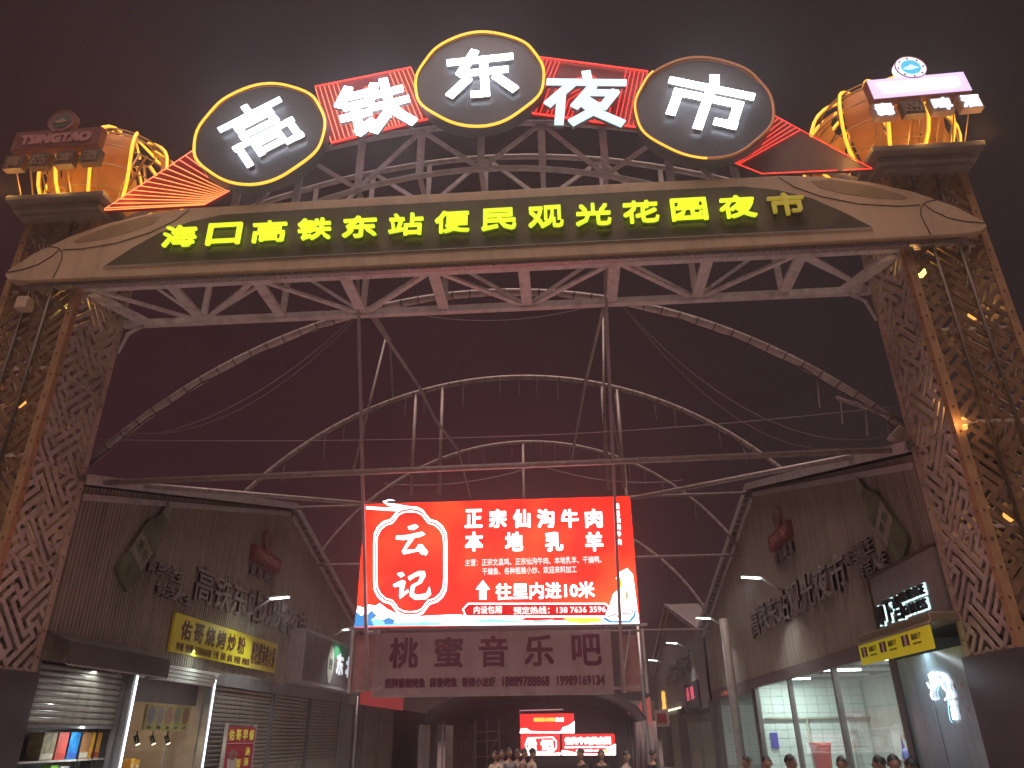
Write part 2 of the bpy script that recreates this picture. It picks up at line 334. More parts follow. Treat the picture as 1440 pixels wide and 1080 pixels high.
def pillar(x0, x1, side):
    lab = ('left gate pillar of rusty fretwork panels on a dark base with a torn red poster' if side < 0 else
           'right gate pillar of warm lit fretwork panels on a dark base beside the drinks shop')
    t = thing('gate_pillar', lab, 'pillar', ((x0+x1)/2, (YA+YB)/2, 0), 'pillars of the gate')
    # corner posts, each a flat framed angle
    for cx_, sx1 in ((x0, 1), (x1, -1)):
        for cy_, sy1 in ((YA, 1), (YB, -1)):
            m = MB()
            m.box((cx_, cy_, ZB), (cx_+sx1*BD, cy_+sy1*.03, ZC)); m.box((cx_, cy_+sy1*.03, ZB), (cx_+sx1*.03, cy_+sy1*BD, ZC))
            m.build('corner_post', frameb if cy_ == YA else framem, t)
    for z in PZ:
        for yy in (YA+.034, YB-.034):
            MB().bar((x0+BD, yy, z), (x1-BD, yy, z), .03, .045).build('cross_rail', framem, t)
        for xx in (x0+.034, x1-.034):
            MB().bar((xx, YA+BD, z), (xx, YB-BD, z), .03, .045).build('cross_rail', framem, t)
    for i in range(5):
        for k, (lx, ly, rz) in enumerate(((x0+BD, YA+.012, 0), (x1-BD, YB-.012, math.pi), (x1-.012, YA+BD, math.pi/2), (x0+.012, YB-BD, -math.pi/2))):
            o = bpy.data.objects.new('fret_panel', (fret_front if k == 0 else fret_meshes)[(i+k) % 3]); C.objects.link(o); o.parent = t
            o.location = Vector((lx, ly, PZ[i]+.015))-Vector(t.location); o.rotation_euler.z = rz
    # two conduits standing proud of the front face
    for fx in (.33, .62):
        xx = x0+PW*fx if side > 0 else x1-PW*fx
        MB().tube([(xx, YA-.03, ZB+.1), (xx, YA-.03, ZC-.1)], .022, 6).build('conduit', mat('conduit_dull', (.11, .08, .06), .6, .1, var=.2), t)
    # bolts along the edges
    m = MB()
    for z in [ZB+.2+i*.34 for i in range(20)]:
        for xx in (x0+.055, x1-.055): m.box((xx-.012, YA-.008, z-.012), (xx+.012, YA+.002, z+.012))
        xx = x1 if side < 0 else x0
        for yy in (YA+.055, YB-.055): m.box((xx-.006, yy-.012, z-.012), (xx+.006, yy+.012, z+.012))
    m.build('bolts', seamm, t, kind='stuff')
    bevel(MB().box((x0-.04, YA-.04, 0), (x1+.04, YB+.04, ZB)).build('base_plinth', darkm, t), .01)
    # stepped cap
    out = .17; MBc = lambda a, z0, z1: MB().box((x0-a, YA-a-.12, z0), (x1+a, YB+a+.1, z1))
    bevel(MBc(.03, ZC-.05, ZC+.02).build('cap_slab', capm, t), .01)
    bevel(MBc(.10, ZC+.02, ZC+.11).build('cap_slab', capm, t), .015)
    bevel(MBc(.06, ZC+.11, ZC+.17).build('cap_slab', capm, t), .01)
    bevel(MBc(.20, ZC+.17, ZC+.27).build('cap_slab', capm, t), .015)
    # inner braces
    br = MB()
    for i in range(5):
        z0, z1 = PZ[i], PZ[i+1]
        br.bar((x0+.1, YA+.12, z0), (x1-.1, YA+.12, z1), .04); br.bar((x0+.1, YB-.12, z1), (x1-.1, YB-.12, z0), .04)
    br.build('inner_brace', steel, t)
    return t
pl = pillar(XLo, XLi, -1); pr = pillar(XRi, XRo, 1)
# lamps inside the pillars, seen through the fretwork
bulb = glow('pillar_lamp_glow', (1., .80, .12), 5)
bulb2 = glow('pillar_lamp_warm', (1., .42, .09), 1.6)
for t, x, z, yy, e in ((pl, -7.43, 7.5, 9.20, 4), (pr, 5.30, 7.47, 9.20, 4), (pr, 5.20, 5.1, 9.10, 5), (pr, 6.0, 6.9, 9.5, 3), (pl, -7.9, 4.2, 9.45, 6), (pr, 5.7, 4.0, 9.6, 6), (pl, -8.0, 6.1, 9.5, 3)):
    o = MB().lathe([(.02, 0), (.055, .02), (.06, .1), (.03, .14)], (x, yy, z), 10).build('pillar_lamp', bulb if e == 4 else bulb2, t)
    point('pillar_lamp_light', (x, yy+.05, z+.2), e*.55, (1, .50, .16), .06, t)
for t, x, z, e in ((pr, XRi+.06, 5.0, 2.2),):
    MB().lathe([(.01, 0), (.03, .01), (.03, .06), (.012, .07)], (x, YA-.10, z), 8).build('strip_lamp', bulb2, t)
    point('strip_lamp_light', (x, YA-.13, z+.14), e, (1, .48, .14), .03, t)
bevel(MB().box((-8.0, 8.80, 7.42), (-7.82, 8.96, 7.62)).build('floodlight_box', mat('lamp_box', (.55, .40, .30), .5), pl), .01)
# worn poster and sticker scraps on the bases
one('poster', MB().box((-8.04, YA-.048, 1.15), (-7.34, YA-.043, 1.57)), mat('poster_red', (.50, .09, .05), .6, var=.3, scale=9), 'torn red notice pasted on the dark base of the left pillar', 'poster')
sc_ = mat('sticker_residue', (.42, .34, .36), .8, var=.3, scale=30)
for (px_, py_, w_, h_) in ((1342, 965, .03, .09), (1352, 963, .07, .08), (1353, 982, .05, .08), (1350, 1000, .03, .09), (1362, 998, .05, .09)):
    q = PX(px_, py_, XRi-.045); ol = [(random.uniform(.6, 1)*w_*math.cos(a), random.uniform(.5, 1)*h_/2*math.sin(a)) for a in [i*math.pi/4 for i in range(8)]]
    MB().prism(ol, (XRi-.041, q.y, q.z), YR, ZF, .003).build('sticker_scrap', sc_, pr)

# ---- lower box truss
tr = thing('box_truss', 'pink grey steel box truss spanning the gate under the name board', 'truss', (CX, 9.6, 7.9))
ZT = 7.92; NB = 9; dxT = (XRi-XLi)/NB
for yy, zz, n_ in ((YA+.1, ZT, 'chord'), (YB, ZT, 'chord'), (YA+.1, 8.95, 'chord'), (YB, 8.95, 'chord')):
    MB().bar((XLi, yy, zz), (XRi, yy, zz), .11, .11).build(n_, steel, tr)
for i in range(NB+1):
    x = XLi+dxT*i
    if 0 < i < NB:
        MB().bar((x, YA+.16, ZT), (x, YB-.055, ZT), .17, .05).build('cross_strut', steel, tr)
        MB().bar((x, YA+.16, 8.95), (x, YB-.055, 8.95), .1, .05).build('cross_strut', steel, tr)
        MB().bar((x, YB, ZT+.056), (x, YB, 8.89), .09, .06).build('post', steel, tr)
        MB().bar((x, YA+.1, ZT+.056), (x, YA+.1, 8.89), .09, .06).build('post', steel, tr)
for i in range(NB):
    xa, xb = XLi+dxT*i, XLi+dxT*(i+1)
    f, b = (YA+.17, YB-.06) if i % 2 else (YB-.06, YA+.17)
    g = .10
    MB().bar((xa+g, b if i % 2 == 0 and False else (YA+.17 if i % 2 == 0 else YB-.06), ZT-.002), (xb-g, YB-.06 if i % 2 == 0 else YA+.17, ZT-.002), .075, .04).build('diagonal', steel, tr)
    MB().bar((xa+g, YB-.06 if i % 2 == 0 else YA+.17, 8.95), (xb-g, YA+.17 if i % 2 == 0 else YB-.06, 8.95), .07, .04).build('diagonal', steel, tr)
    z0, z1 = (ZT+.06, 8.88) if i % 2 else (8.88, ZT+.06)
    MB().bar((xa+.06, YB+.0, z0), (xb-.06, YB+.0, z1), .06, .04).build('diagonal', steel, tr)
# haunch plates at the pillars
for x, s in ((XLi, 1), (XRi, -1)):
    MB().bar((x+s*.02, YA+.2, ZT-.03), (x+s*.42, YB-.1, ZT-.03), .22, .05).build('end_plate', steel, tr)
    MB().tube([(x+s*.02, YB-.02, ZT-.55), (x+s*.12, YB-.02, ZT-.2), (x+s*.35, YB-.02, ZT-.06)], .03, 6).build('corner_brace', steel, tr)

# ---- arch truss above the board
ar = thing('arch_truss', 'curved steel truss carrying the round signs above the name board', 'truss', (CX, 9.5, 9.2))
def arch_z(x, zt, zr): # parabola: top zt at centre, falling to zr at half span
    return lambda X: zt-(zt-zr)*((X-CX)/x)**2
zbot = arch_z(3.4, 10.02, 9.22); ztop = arch_z(5.9, 11.00, 9.35)
for yy in (9.3, 10.1):
    MB().tube([(CX+5.9*u, yy, ztop(CX+5.9*u)) for u in [i/16-1 for i in range(33)]], .055, 6).build('arch_chord', steel, ar)
    MB().tube([(CX+4.3*u, yy, max(9.0, zbot(CX+4.3*u))) for u in [i/12-1 for i in range(25)]], .055, 6).build('arch_chord', steel, ar)
for k in range(-4, 5):
    x = CX+k*.96*1.06; zb, zt = max(9.0, zbot(x)), ztop(x)
    for yy in (9.3, 10.1): MB().bar((x, yy, zb+.04), (x, yy, zt-.04), .12 if yy < 9.5 else .08, .05, up=(0, 1, 0)).build('post', steel, ar)
    MB().bar((x, 9.36, zb), (x, 10.04, zb), .08, .05).build('cross_strut', steel, ar)
    if k < 4:
        x2 = x+.96*1.06; zb2, zt2 = max(9.0, zbot(x2)), ztop(x2)
        a, b = ((x+.05, zb+.05), (x2-.05, zt2-.06)) if (k % 2 == 0) else ((x+.05, zt-.06), (x2-.05, zb2+.05))
        MB().bar((a[0], 9.3, a[1]), (b[0], 9.3, b[1]), .07, .04, up=(0, 1, 0)).build('diagonal', steel, ar)
        a, b = ((x+.05, zt-.06), (x2-.05, zb2+.05)) if (k % 2 == 0) else ((x+.05, zb+.05), (x2-.05, zt2-.06))
        MB().bar((a[0], 10.1, a[1]), (b[0], 10.1, b[1]), .07, .04, up=(0, 1, 0)).build('diagonal', steel, ar)

# ---- name board, shaped like two train noses
nb = thing('name_board', 'long tan name board with train nose ends and glowing yellow green characters', 'sign board', (CX, 8.9, 7.95))
half = [(7.27, 8.04), (7.25, 8.13), (6.93, 8.42), (6.42, 8.72), (5.85, 8.94), (5.2, 9.09), (4.6, 9.15), (2.5, 9.17), (0, 9.17)]
low = [(0, 7.90), (3.0, 7.90), (6.9, 7.93), (7.18, 7.965)]
def sc(p, s): return (CX+s*p[0], p[1])
outl = [sc(p, 1) for p in low]+[sc(p, 1) for p in half]+[sc(p, -1) for p in half[::-1][1:]]+[sc(p, -1) for p in low[::-1][:-1]]
bo = MB().prism(outl, (0, 9.02, 0), XF, ZF, .17).build('board_body', boardm, nb); bevel(bo, .012)
hi = [(5.70, 8.125), (5.35, 8.42), (4.95, 8.70), (4.5, 8.88), (4.0, 8.985), (2.5, 9.0), (0, 9.0)]
inl = [sc(p, 1) for p in ((0, 8.10), (3, 8.10))]+[sc(p, 1) for p in hi]+[sc(p, -1) for p in hi[::-1][1:]]+[sc((3, 8.10), -1)]
MB().prism(inl, (0, 8.852, 0), XF, ZF, .008).build('inset_panel', insetm, nb)
MB().bar((CX-5.7, 8.835, 8.108), (CX+5.7, 8.835, 8.108), .012, .012).build('trim_strip', alum, nb)
MB().bar((CX-7.0, 8.96, 7.86), (CX+7.0, 8.96, 7.86), .10, .05).build('soffit_channel', mat('galvanised', (.36, .30, .31), .4, .4, var=.5, scale=40), nb)
for s in (-1, 1):
    sm = lambda pts: [(CX+s*x, 8.852, z) for x, z in pts]
    arc = [(3.95+3.0*t_+.0, 0) for t_ in (0,)]
    MB().tube(sm([(4.55, 9.13), (4.75, 8.92), (5.1, 8.72), (5.6, 8.55), (6.15, 8.47), (6.45, 8.475)]), .011, 5).build('panel_seam', seamm, nb)
    MB().tube(sm([(6.72, 8.56), (6.55, 8.52), (6.45, 8.43), (6.42, 8.28), (6.44, 8.12), (6.47, 7.95)]), .011, 5).build('panel_seam', seamm, nb)
    MB().tube(sm([(6.50, 8.50), (6.6, 8.36), (6.78, 8.22), (7.0, 8.14), (7.24, 8.10)]), .011, 5).build('panel_seam', seamm, nb)
    win = [(5.0, 9.02), (5.3, 9.03), (5.8, 8.88), (6.2, 8.70), (6.32, 8.62), (6.25, 8.585), (5.9, 8.63), (5.45, 8.74), (5.1, 8.88)]
    win = [(CX+s*x, z) for x, z in (win if s < 0 else win[::-1])]
    MB().prism(win, (0, 8.853, 0), XF, ZF, .006).build('window_inlay', mat('inlay_ochre', (.30, .20, .11), .5, var=.1), nb)
chs = '海口高铁东站便民观光花园夜市'
for i, ch in enumerate(chs):
    cx_ = 245+(1128-245)*(i+.5)/14; tp = PY(cx_, 333-(cx_-270)*.048, 8.85)
    xw = -5.66+(3.46+5.66)*i/13
    last = i == 13
    hh = .385
    tx(MB(), ch, (xw, 8.80, 8.56), XF, ZF, .52, hh, .05, .005).build('character', yeldim if last else yelglow, nb)
    tx(MB(), ch, (xw+.004, 8.835, 8.545), XF, ZF, .53, hh+.01, .008, .007).build('character_back', black, nb)

# ---- round signs
def oval(cx_, cz, r, ch, rot, tube_m, lab, w=1.08, h=1.0, gl=whiteglow):
    t = thing('round_sign', lab, 'sign', (cx_, 8.9, cz-r), 'round character signs over the gate')
    o = MB().prism(circle(r), (cx_, 8.95, cz), XF, ZF, .22).build('disc', discm, t); bevel(o, .015)
    pts = [(cx_+x, 8.715, cz+z) for x, z in circle(r-.02, 60, .022)]
    MB().tube(pts, .022, 6, closed=True).build('neon_tube', tube_m, t)
    pts = [(cx_+x*.93, 8.722, cz+z*.93) for x, z in circle(r, 60, .012)]
    MB().tube(pts[4:26], .006, 5).build('inner_wire', deadneon, t)
    heavy(MB(), ch, (cx_+.03, 8.665, cz+.0), XF, ZF, w, h, .03, rot, .105 if ch == '高' else .125).build('character', gl, t)
    heavy(MB(), ch, (cx_+.03, 8.724, cz+.0), XF, ZF, w, h, .057, rot, .105 if ch == '高' else .125, grow=-.004).build('character_side', greym, t)
    for a in (.6, 2.2, 4.0, 5.5): MB().bar((cx_+.6*math.cos(a), 8.96, cz+.6*math.sin(a)), (cx_+.6*math.cos(a), 9.28, cz+.6*math.sin(a)), .04).build('bracket', steel, t)
    return t
oval(-4.66, 10.54, 1.10, '高', R(33), amber, 'leftmost round sign with a glowing white character tilted on a dark disc', 1.08, 1.18)
oval(-1.06, 11.46, 1.09, '东', R(3), amber, 'topmost round sign with an upright glowing white character ringed in amber neon', 1.12, 1.02)
oval(2.50, 10.52, 1.08, '市', R(-21), deadneon, 'rightmost round sign with glowing white character and mostly dark neon ring', 1.30, 1.05)
for a0, a1 in ((2.35, 4.25),):  # the stretch of the last ring that still burns
    t = [o for o in C.objects if o.name.startswith('round_sign')][-1]
    pts = [(2.50+x, 8.70, 10.52+z) for x, z in circle(1.075, 80, .022)]
    MB().tube(pts[int(a0/6.283*80):int(a1/6.283*80)+6], .016, 6).build('neon_tube', amber, t)

# ---- red neon panels between them
def redpanel(quad, lab, cat='sign', y=9.0, ch=None, pattern='v', cpos=None, csz=None, crot=0, cm=None, back=redback, fan=None, n=22, tm=redneon2):
    xs = [q[0] for q in quad]; zs = [q[1] for q in quad]
    t = thing('neon_sign', lab, cat, (sum(xs)/len(xs), y, min(zs)), 'red neon panels of the gate arch')
    ar_ = sum(quad[i-1][0]*quad[i][1]-quad[i][0]*quad[i-1][1] for i in range(len(quad)))
    MB().prism(quad if ar_ > 0 else quad[::-1], (0, y, 0), XF, ZF, .05).build('backing', back, t)
    if pattern == 'v':
        TL, TR, BR, BL = [Vector(q) for q in quad]
        ctr = (TL+TR+BR+BL)/4
        for k in range(n+1):
            u = k/n; a = TL.lerp(TR, u); b = BL.lerp(BR, u)
            # chevron bend around the middle of the panel
            d = abs(u-.5)
            if d > .27: pts = [a, b]
            else:
                h_ = .5-.55*(1-d/.27)*.85; m1 = a.lerp(b, .28*(d/.27)+.05)
                s_ = 1 if u >= .5 else -1
                w_ = (TR-TL)*.5*(.02+ .0)
                pts = None
            if pts: MB().tube([(p.x, y-.075, p.y) for p in pts], .008, 5, smooth=False).build('neon_tube', tm, t)
        # nested chevrons under the character
        uv = lambda u, v: TL.lerp(TR, u).lerp(BL.lerp(BR, u), v)
        for k in range(7):
            w_ = .045+.034*k; v0 = .98-.0*k
            pts = [uv(.5-w_, .99), uv(.5-w_, .70-.06*k+.10), uv(.5, .60-.07*k), uv(.5+w_, .70-.06*k+.10), uv(.5+w_, .99)]
            MB().tube([(p.x, y-.075, p.y) for p in pts], .008, 5, smooth=False).build('neon_tube', tm, t)
        edge = [[TL, TR], [BL, BR]]
        for a, b in edge: MB().tube([(a.x, y-.085, a.y), (b.x, y-.085, b.y)], .016, 5).build('edge_tube', redneon, t)
    if fan:
        for a, b, mm in fan: MB().tube([(a[0], y-.075, a[1]), (b[0], y-.075, b[1])], .0075, 5).build('neon_tube', mm, t)
    if ch:
        heavy(MB(), ch, (cpos[0], y-.19, cpos[1]), XF, ZF, csz[0], csz[1], .035, crot).build('character', cm or whiteglow, t)
        heavy(MB(), ch, (cpos[0], y-.12, cpos[1]), XF, ZF, csz[0], csz[1], .068, crot, grow=-.004).build('character_side', greym, t)
    return t
# y offset 9.0 pushes the plane behind the discs, so scale coordinates measured at 8.7
def q87(pts, y=9.0): return [(x*y/8.7, 1.6+(z-1.6)*y/8.7) for x, z in pts]
redpanel(q87([(-3.80, 11.38), (-2.20, 11.68), (-1.80, 10.52), (-3.40, 10.12)]), 'red neon panel between the left and top round signs behind a white character',
         ch='铁', cpos=(-2.83, 11.02), csz=(1.16, 1.10), crot=R(14))
redpanel(q87([(-.05, 11.72), (1.68, 11.24), (1.42, 10.06), (-.45, 10.55)]), 'red neon panel between the top and right round signs behind a pale blue character',
         ch='夜', cpos=(.66, 10.92), csz=(1.25, 1.08), crot=R(-6), cm=paleglow, n=26, tm=redneon)
Lq = q87([(-6.92, 9.02), (-5.55, 10.25), (-4.82, 9.34), (-5.28, 9.02)])
fan = [((Lq[0][0]+.02, Lq[0][1]+.0), Lq[1], redneon2), (Lq[0], Lq[3], redneon3), (Lq[3], Lq[2], redneon2)]
A0, A1, A2, A3 = [Vector(q) for q in Lq]
for k in range(15):
    u = (k+.5)/15; a = A0.lerp(A1, u+.0); b = A3.lerp(A2, u**.85*.98)
    fan.append((tuple(a), tuple(b), redneon3 if k < 11 else redneon2))
redpanel(Lq, 'left tail panel with a fan of orange red neon lines running down to the pillar', pattern=None, fan=fan)
Rq = q87([(3.40, 10.24), (4.72, 9.0), (3.15, 9.02), (2.62, 9.36)])
B0, B1, B2, B3 = [Vector(q) for q in Rq]
fan = [(Rq[0], Rq[1], redneon), (tuple(B1.lerp(B2, .0)), tuple(B1.lerp(B2, .26)), redneon), (tuple(B1.lerp(B2, .32)), Rq[2], redneon), (Rq[2], Rq[3], redneon)]
for k in range(8):
    u = k/8; fan.append((tuple(B3.lerp(B2, .04+u*.42)), tuple(B0.lerp(B1, .04+u*.34)), redneon))
redpanel(Rq, 'right tail panel half dark with a few red neon lines above the right train nose', pattern=None, fan=fan, back=brownback)

# ---- lantern globes on the caps
def globe(cx_, lab, lit=1., flip=1):
    r = 1.17; cy_ = 9.95; cz = 10.47; z0 = 9.47
    t = thing('lantern_globe', lab, 'lantern', (cx_, cy_, z0), 'amber lantern globes on the gate pillars')
    amin = math.asin((z0-cz)/r)
    pt = lambda lon, lat, rr=r: (cx_+rr*math.cos(lat)*math.cos(lon), cy_+rr*math.cos(lat)*math.sin(lon), cz+rr*math.sin(lat)*.98)
    topl = 1.18
    for k in range(12):
        lon = 2*math.pi*k/12+.2
        lats = [amin+(topl-amin)*i/12 for i in range(13)]
        MB().tube([pt(lon+.04*math.sin(3*l+k), l, r+.03) for l in lats], .027, 6).build('neon_tube', amber, t)
        MB().tube([pt(lon, l) for l in lats], .014, 5).build('rib', mat('gilt_rib', (.50, .30, .12), .5, .2), t)
    for lat in (amin+.02, -.55, -.2, .15, .5, .85, topl):
        MB().tube([pt(2*math.pi*i/30, lat) for i in range(30)], .014, 5, closed=True).build('hoop', mat('gilt_rib'), t)
    pm = mat('lantern_cloth', (.56, .34, .15), .7, var=.3, scale=2.5, streak=.3)
    if not pm.get('done'):
        n_ = pm.node_tree.nodes; tr_n = n_.new('ShaderNodeBsdfTranslucent'); tr_n.inputs[0].default_value = (.95, .62, .25, 1); ms = n_.new('ShaderNodeMixShader'); ms.inputs[0].default_value = .5
        k_ = pm.node_tree.links.new; k_(n_['Principled BSDF'].outputs[0], ms.inputs[1]); k_(tr_n.outputs[0], ms.inputs[2]); k_(ms.outputs[0], n_['Material Output'].inputs[0]); pm['done'] = 1
    for k in range(12):
        if k % 4 == 2: continue
        l0, l1 = 2*math.pi*k/12+.23, 2*math.pi*(k+1)/12+.17
        m = MB(); nn = 8; vs = []
        la1 = .95
        for i in range(nn+1):
            la = amin+.04+(la1-amin)*i/nn
            for lo in (l0, (l0+l1)/2, l1): vs.append(pt(lo, la, r-.09))
        fs = [(i*3+j, i*3+j+1, i*3+j+4, i*3+j+3) for i in range(nn) for j in range(2)]
        m.add(vs, fs, True); o = m.build('panel', pm, t); sd = o.modifiers.new('solid', 'SOLIDIFY'); sd.thickness = .012
    # inner lattice frame
    m = MB()
    for k in range(6):
        a = math.pi*k/3; m.bar((cx_+.35*math.cos(a), cy_+.35*math.sin(a), z0), (cx_+.8*math.cos(a+.5), cy_+.8*math.sin(a+.5), z0+1.5), .03)
        m.bar((cx_+.8*math.cos(a), cy_+.8*math.sin(a), z0+.2), (cx_+.3*math.cos(a+.8), cy_+.3*math.sin(a+.8), z0+1.9), .03)
    m.build('inner_frame', mat('gilt_rib'), t)
    MB().tube([(cx_, cy_, z0), (cx_, cy_, z0+1.7)], .04, 8).build('mast', steel, t)
    for zz in (.35, .8, 1.4):
        for sx_ in (-.3, .3): point('globe_light', (cx_+sx_, cy_-.1, z0+zz), 10*lit, (1, .5, .14), .1, t)
    # front lamps washing the cloth
    for dx in (-.9, 0, .9): point('globe_wash', (cx_+dx, cy_-1.28, z0+.12), 7*lit, (1, .5, .12), .05, t)
    # crown curls
    for k in range(3):
        MB().tube([pt(.6+2*k, topl, r+.03), (cx_+.25*math.cos(2*k), cy_-.25, cz+1.12), (cx_+.1, cy_-.3*k+.2, cz+1.05)], .028, 6).build('neon_tube', amber, t)
    return t
globe(-7.78, 'left amber wire lantern globe behind the unlit dark red sign')
globe(5.62, 'right amber wire lantern globe behind the lit pale violet sign')

# ---- beer signs in front of the globes
def beer(cx_, lit, lab):
    y = 8.62
    t = thing('rooftop_sign', lab, 'sign', (cx_, y, 9.75), 'rooftop signs in front of the lantern globes')
    tilt = R(2.2) if lit else R(.5); ex = Vector((math.cos(tilt), 0, math.sin(tilt))); ey = Vector((-math.sin(tilt), 0, math.cos(tilt)))
    if lit: ey = (ey+Vector((-.04, 0, 0))).normalized()
    cz = 10.42; w, h = 1.46, .40
    rect = lambda a, b: [(-a/2, -b/2), (a/2, -b/2), (a/2, b/2), (-a/2, b/2)]
    face = glow('sign_violet_glow', (.80, .62, 1.), 1.15) if lit else mat('sign_face_red', (.20, .06, .055), .45, var=.2)
    MB().prism(rect(w, h), (cx_, y, cz), ex, ey, .14).build('sign_case', mat('case_side', (.35, .12, .08), .5), t)
    MB().prism(rect(w-.02, h-.02), Vector((cx_, y, cz))-Vector((0, .142, 0)), ex, ey, .01).build('sign_face', face, t)
    lm = glow('sign_letter_white_glow', (1., .97, 1.), 5) if lit else mat('sign_letter_pink', (.45, .20, .19), .5, var=.1)
    tx(MB(), 'TSINGTAO', Vector((cx_, y-.156, cz)), ex, ey, w*.82, h*.52, .012, .03 if lit else .018).build('lettering', lm, t)
    # emblem
    ec = Vector((cx_-.02 if not lit else cx_-.03, y-.05, 10.80)) if lit else Vector((cx_+.0, y-.05, 10.80))
    er = .235 if lit else .235
    MB().prism(circle(er), ec, ex, ey, .10).build('emblem_disc', glow('emblem_white_glow', (.92, .88, 1.), 1.3) if lit else mat('emblem_dull', (.24, .12, .10), .5), t)
    MB().ringband(circle(er), circle(er*.95), ec-Vector((0, .1, 0)), ex, ey, .012).build('emblem_rim', mat('case_side'), t)
    MB().prism(circle(er*.62), ec-Vector((0, .101, 0)), ex, ey, .008).build('emblem_field', glow('emblem_blue_glow', (.10, .58, .85), 1.0) if lit else mat('emblem_green_dull', (.10, .10, .06), .5), t)
    wv = [(-.13, -.03), (-.05, -.06), (.03, -.05), (.12, -.02), (.06, .0), (.03, .03), (.0, .055), (-.03, .02), (-.09, .0)]
    MB().prism(wv, ec-Vector((0, .11, 0)), ex, ey, .006).build('emblem_mark', glow('emblem_pale_glow', (.75, .95, 1.), 1.) if lit else mat('emblem_mark_dull', (.35, .24, .14), .5), t)
    for i in range(16):
        a = 2*math.pi*i/16; c_ = ec+ex*(er*.79*math.cos(a))+ey*(er*.79*math.sin(a))-Vector((0, .1, 0))
        MB().prism(rect(.025, .035), c_, ex, ey, .004).build('emblem_letter', mat('emblem_ink', (.30, .15, .40), .5), t) if i % 2 == 0 else None
    on = glow('box_white_glow', (.93, .95, 1.), 1.7); off = mat('box_dark', (.12, .07, .05), .5)
    for i, ch in enumerate('青岛啤酒'):
        bx = cx_-.60+i*.42; bz = 9.98+i*(.022 if lit else .012)
        c_ = Vector((bx, y-.02, bz)); st = (lit and i != 1)
        MB().prism(rect(.31, .27), c_+Vector((0, .0, 0)), ex, ey, .12).build('character_box', off if not lit or i == 1 else mat('box_side', (.3, .2, .2), .5), t)
        if st:
            if i == 0: MB().prism(rect(.24, .20), c_-Vector((0, .121, 0)), ex, ey, .01).build('box_face', on, t)
            tx(MB(), ch, c_-Vector((0, .125, 0)), ex, ey, .27, .24, .012, .008).build('character', on, t)
        else: tx(MB(), ch, c_-Vector((0, .125, 0)), ex, ey, .24, .20, .01, .0).build('character', mat('box_letter_dull', (.36, .22, .14), .5), t)
        MB().bar(c_+Vector((0, .0, -.10)), (bx-.03, y+.35, 9.48), .014).build('strut', mat('gilt_rib'), t)
    for dx in (-.6, 0, .6): MB().bar((cx_+dx, y+.10, cz-.1), (cx_+dx*.9, y+.5, 9.48), .018).build('strut', mat('gilt_rib'), t)
    return t
beer(-7.93, False, 'unlit dark red brewery sign on the left pillar with letters and a dull emblem')
beer(5.66, True, 'brightly lit violet white brewery sign with round blue emblem on the right pillar')

# ================================================================== THE STREET BEHIND THE GATE
XL, XR = -7.3, 5.1
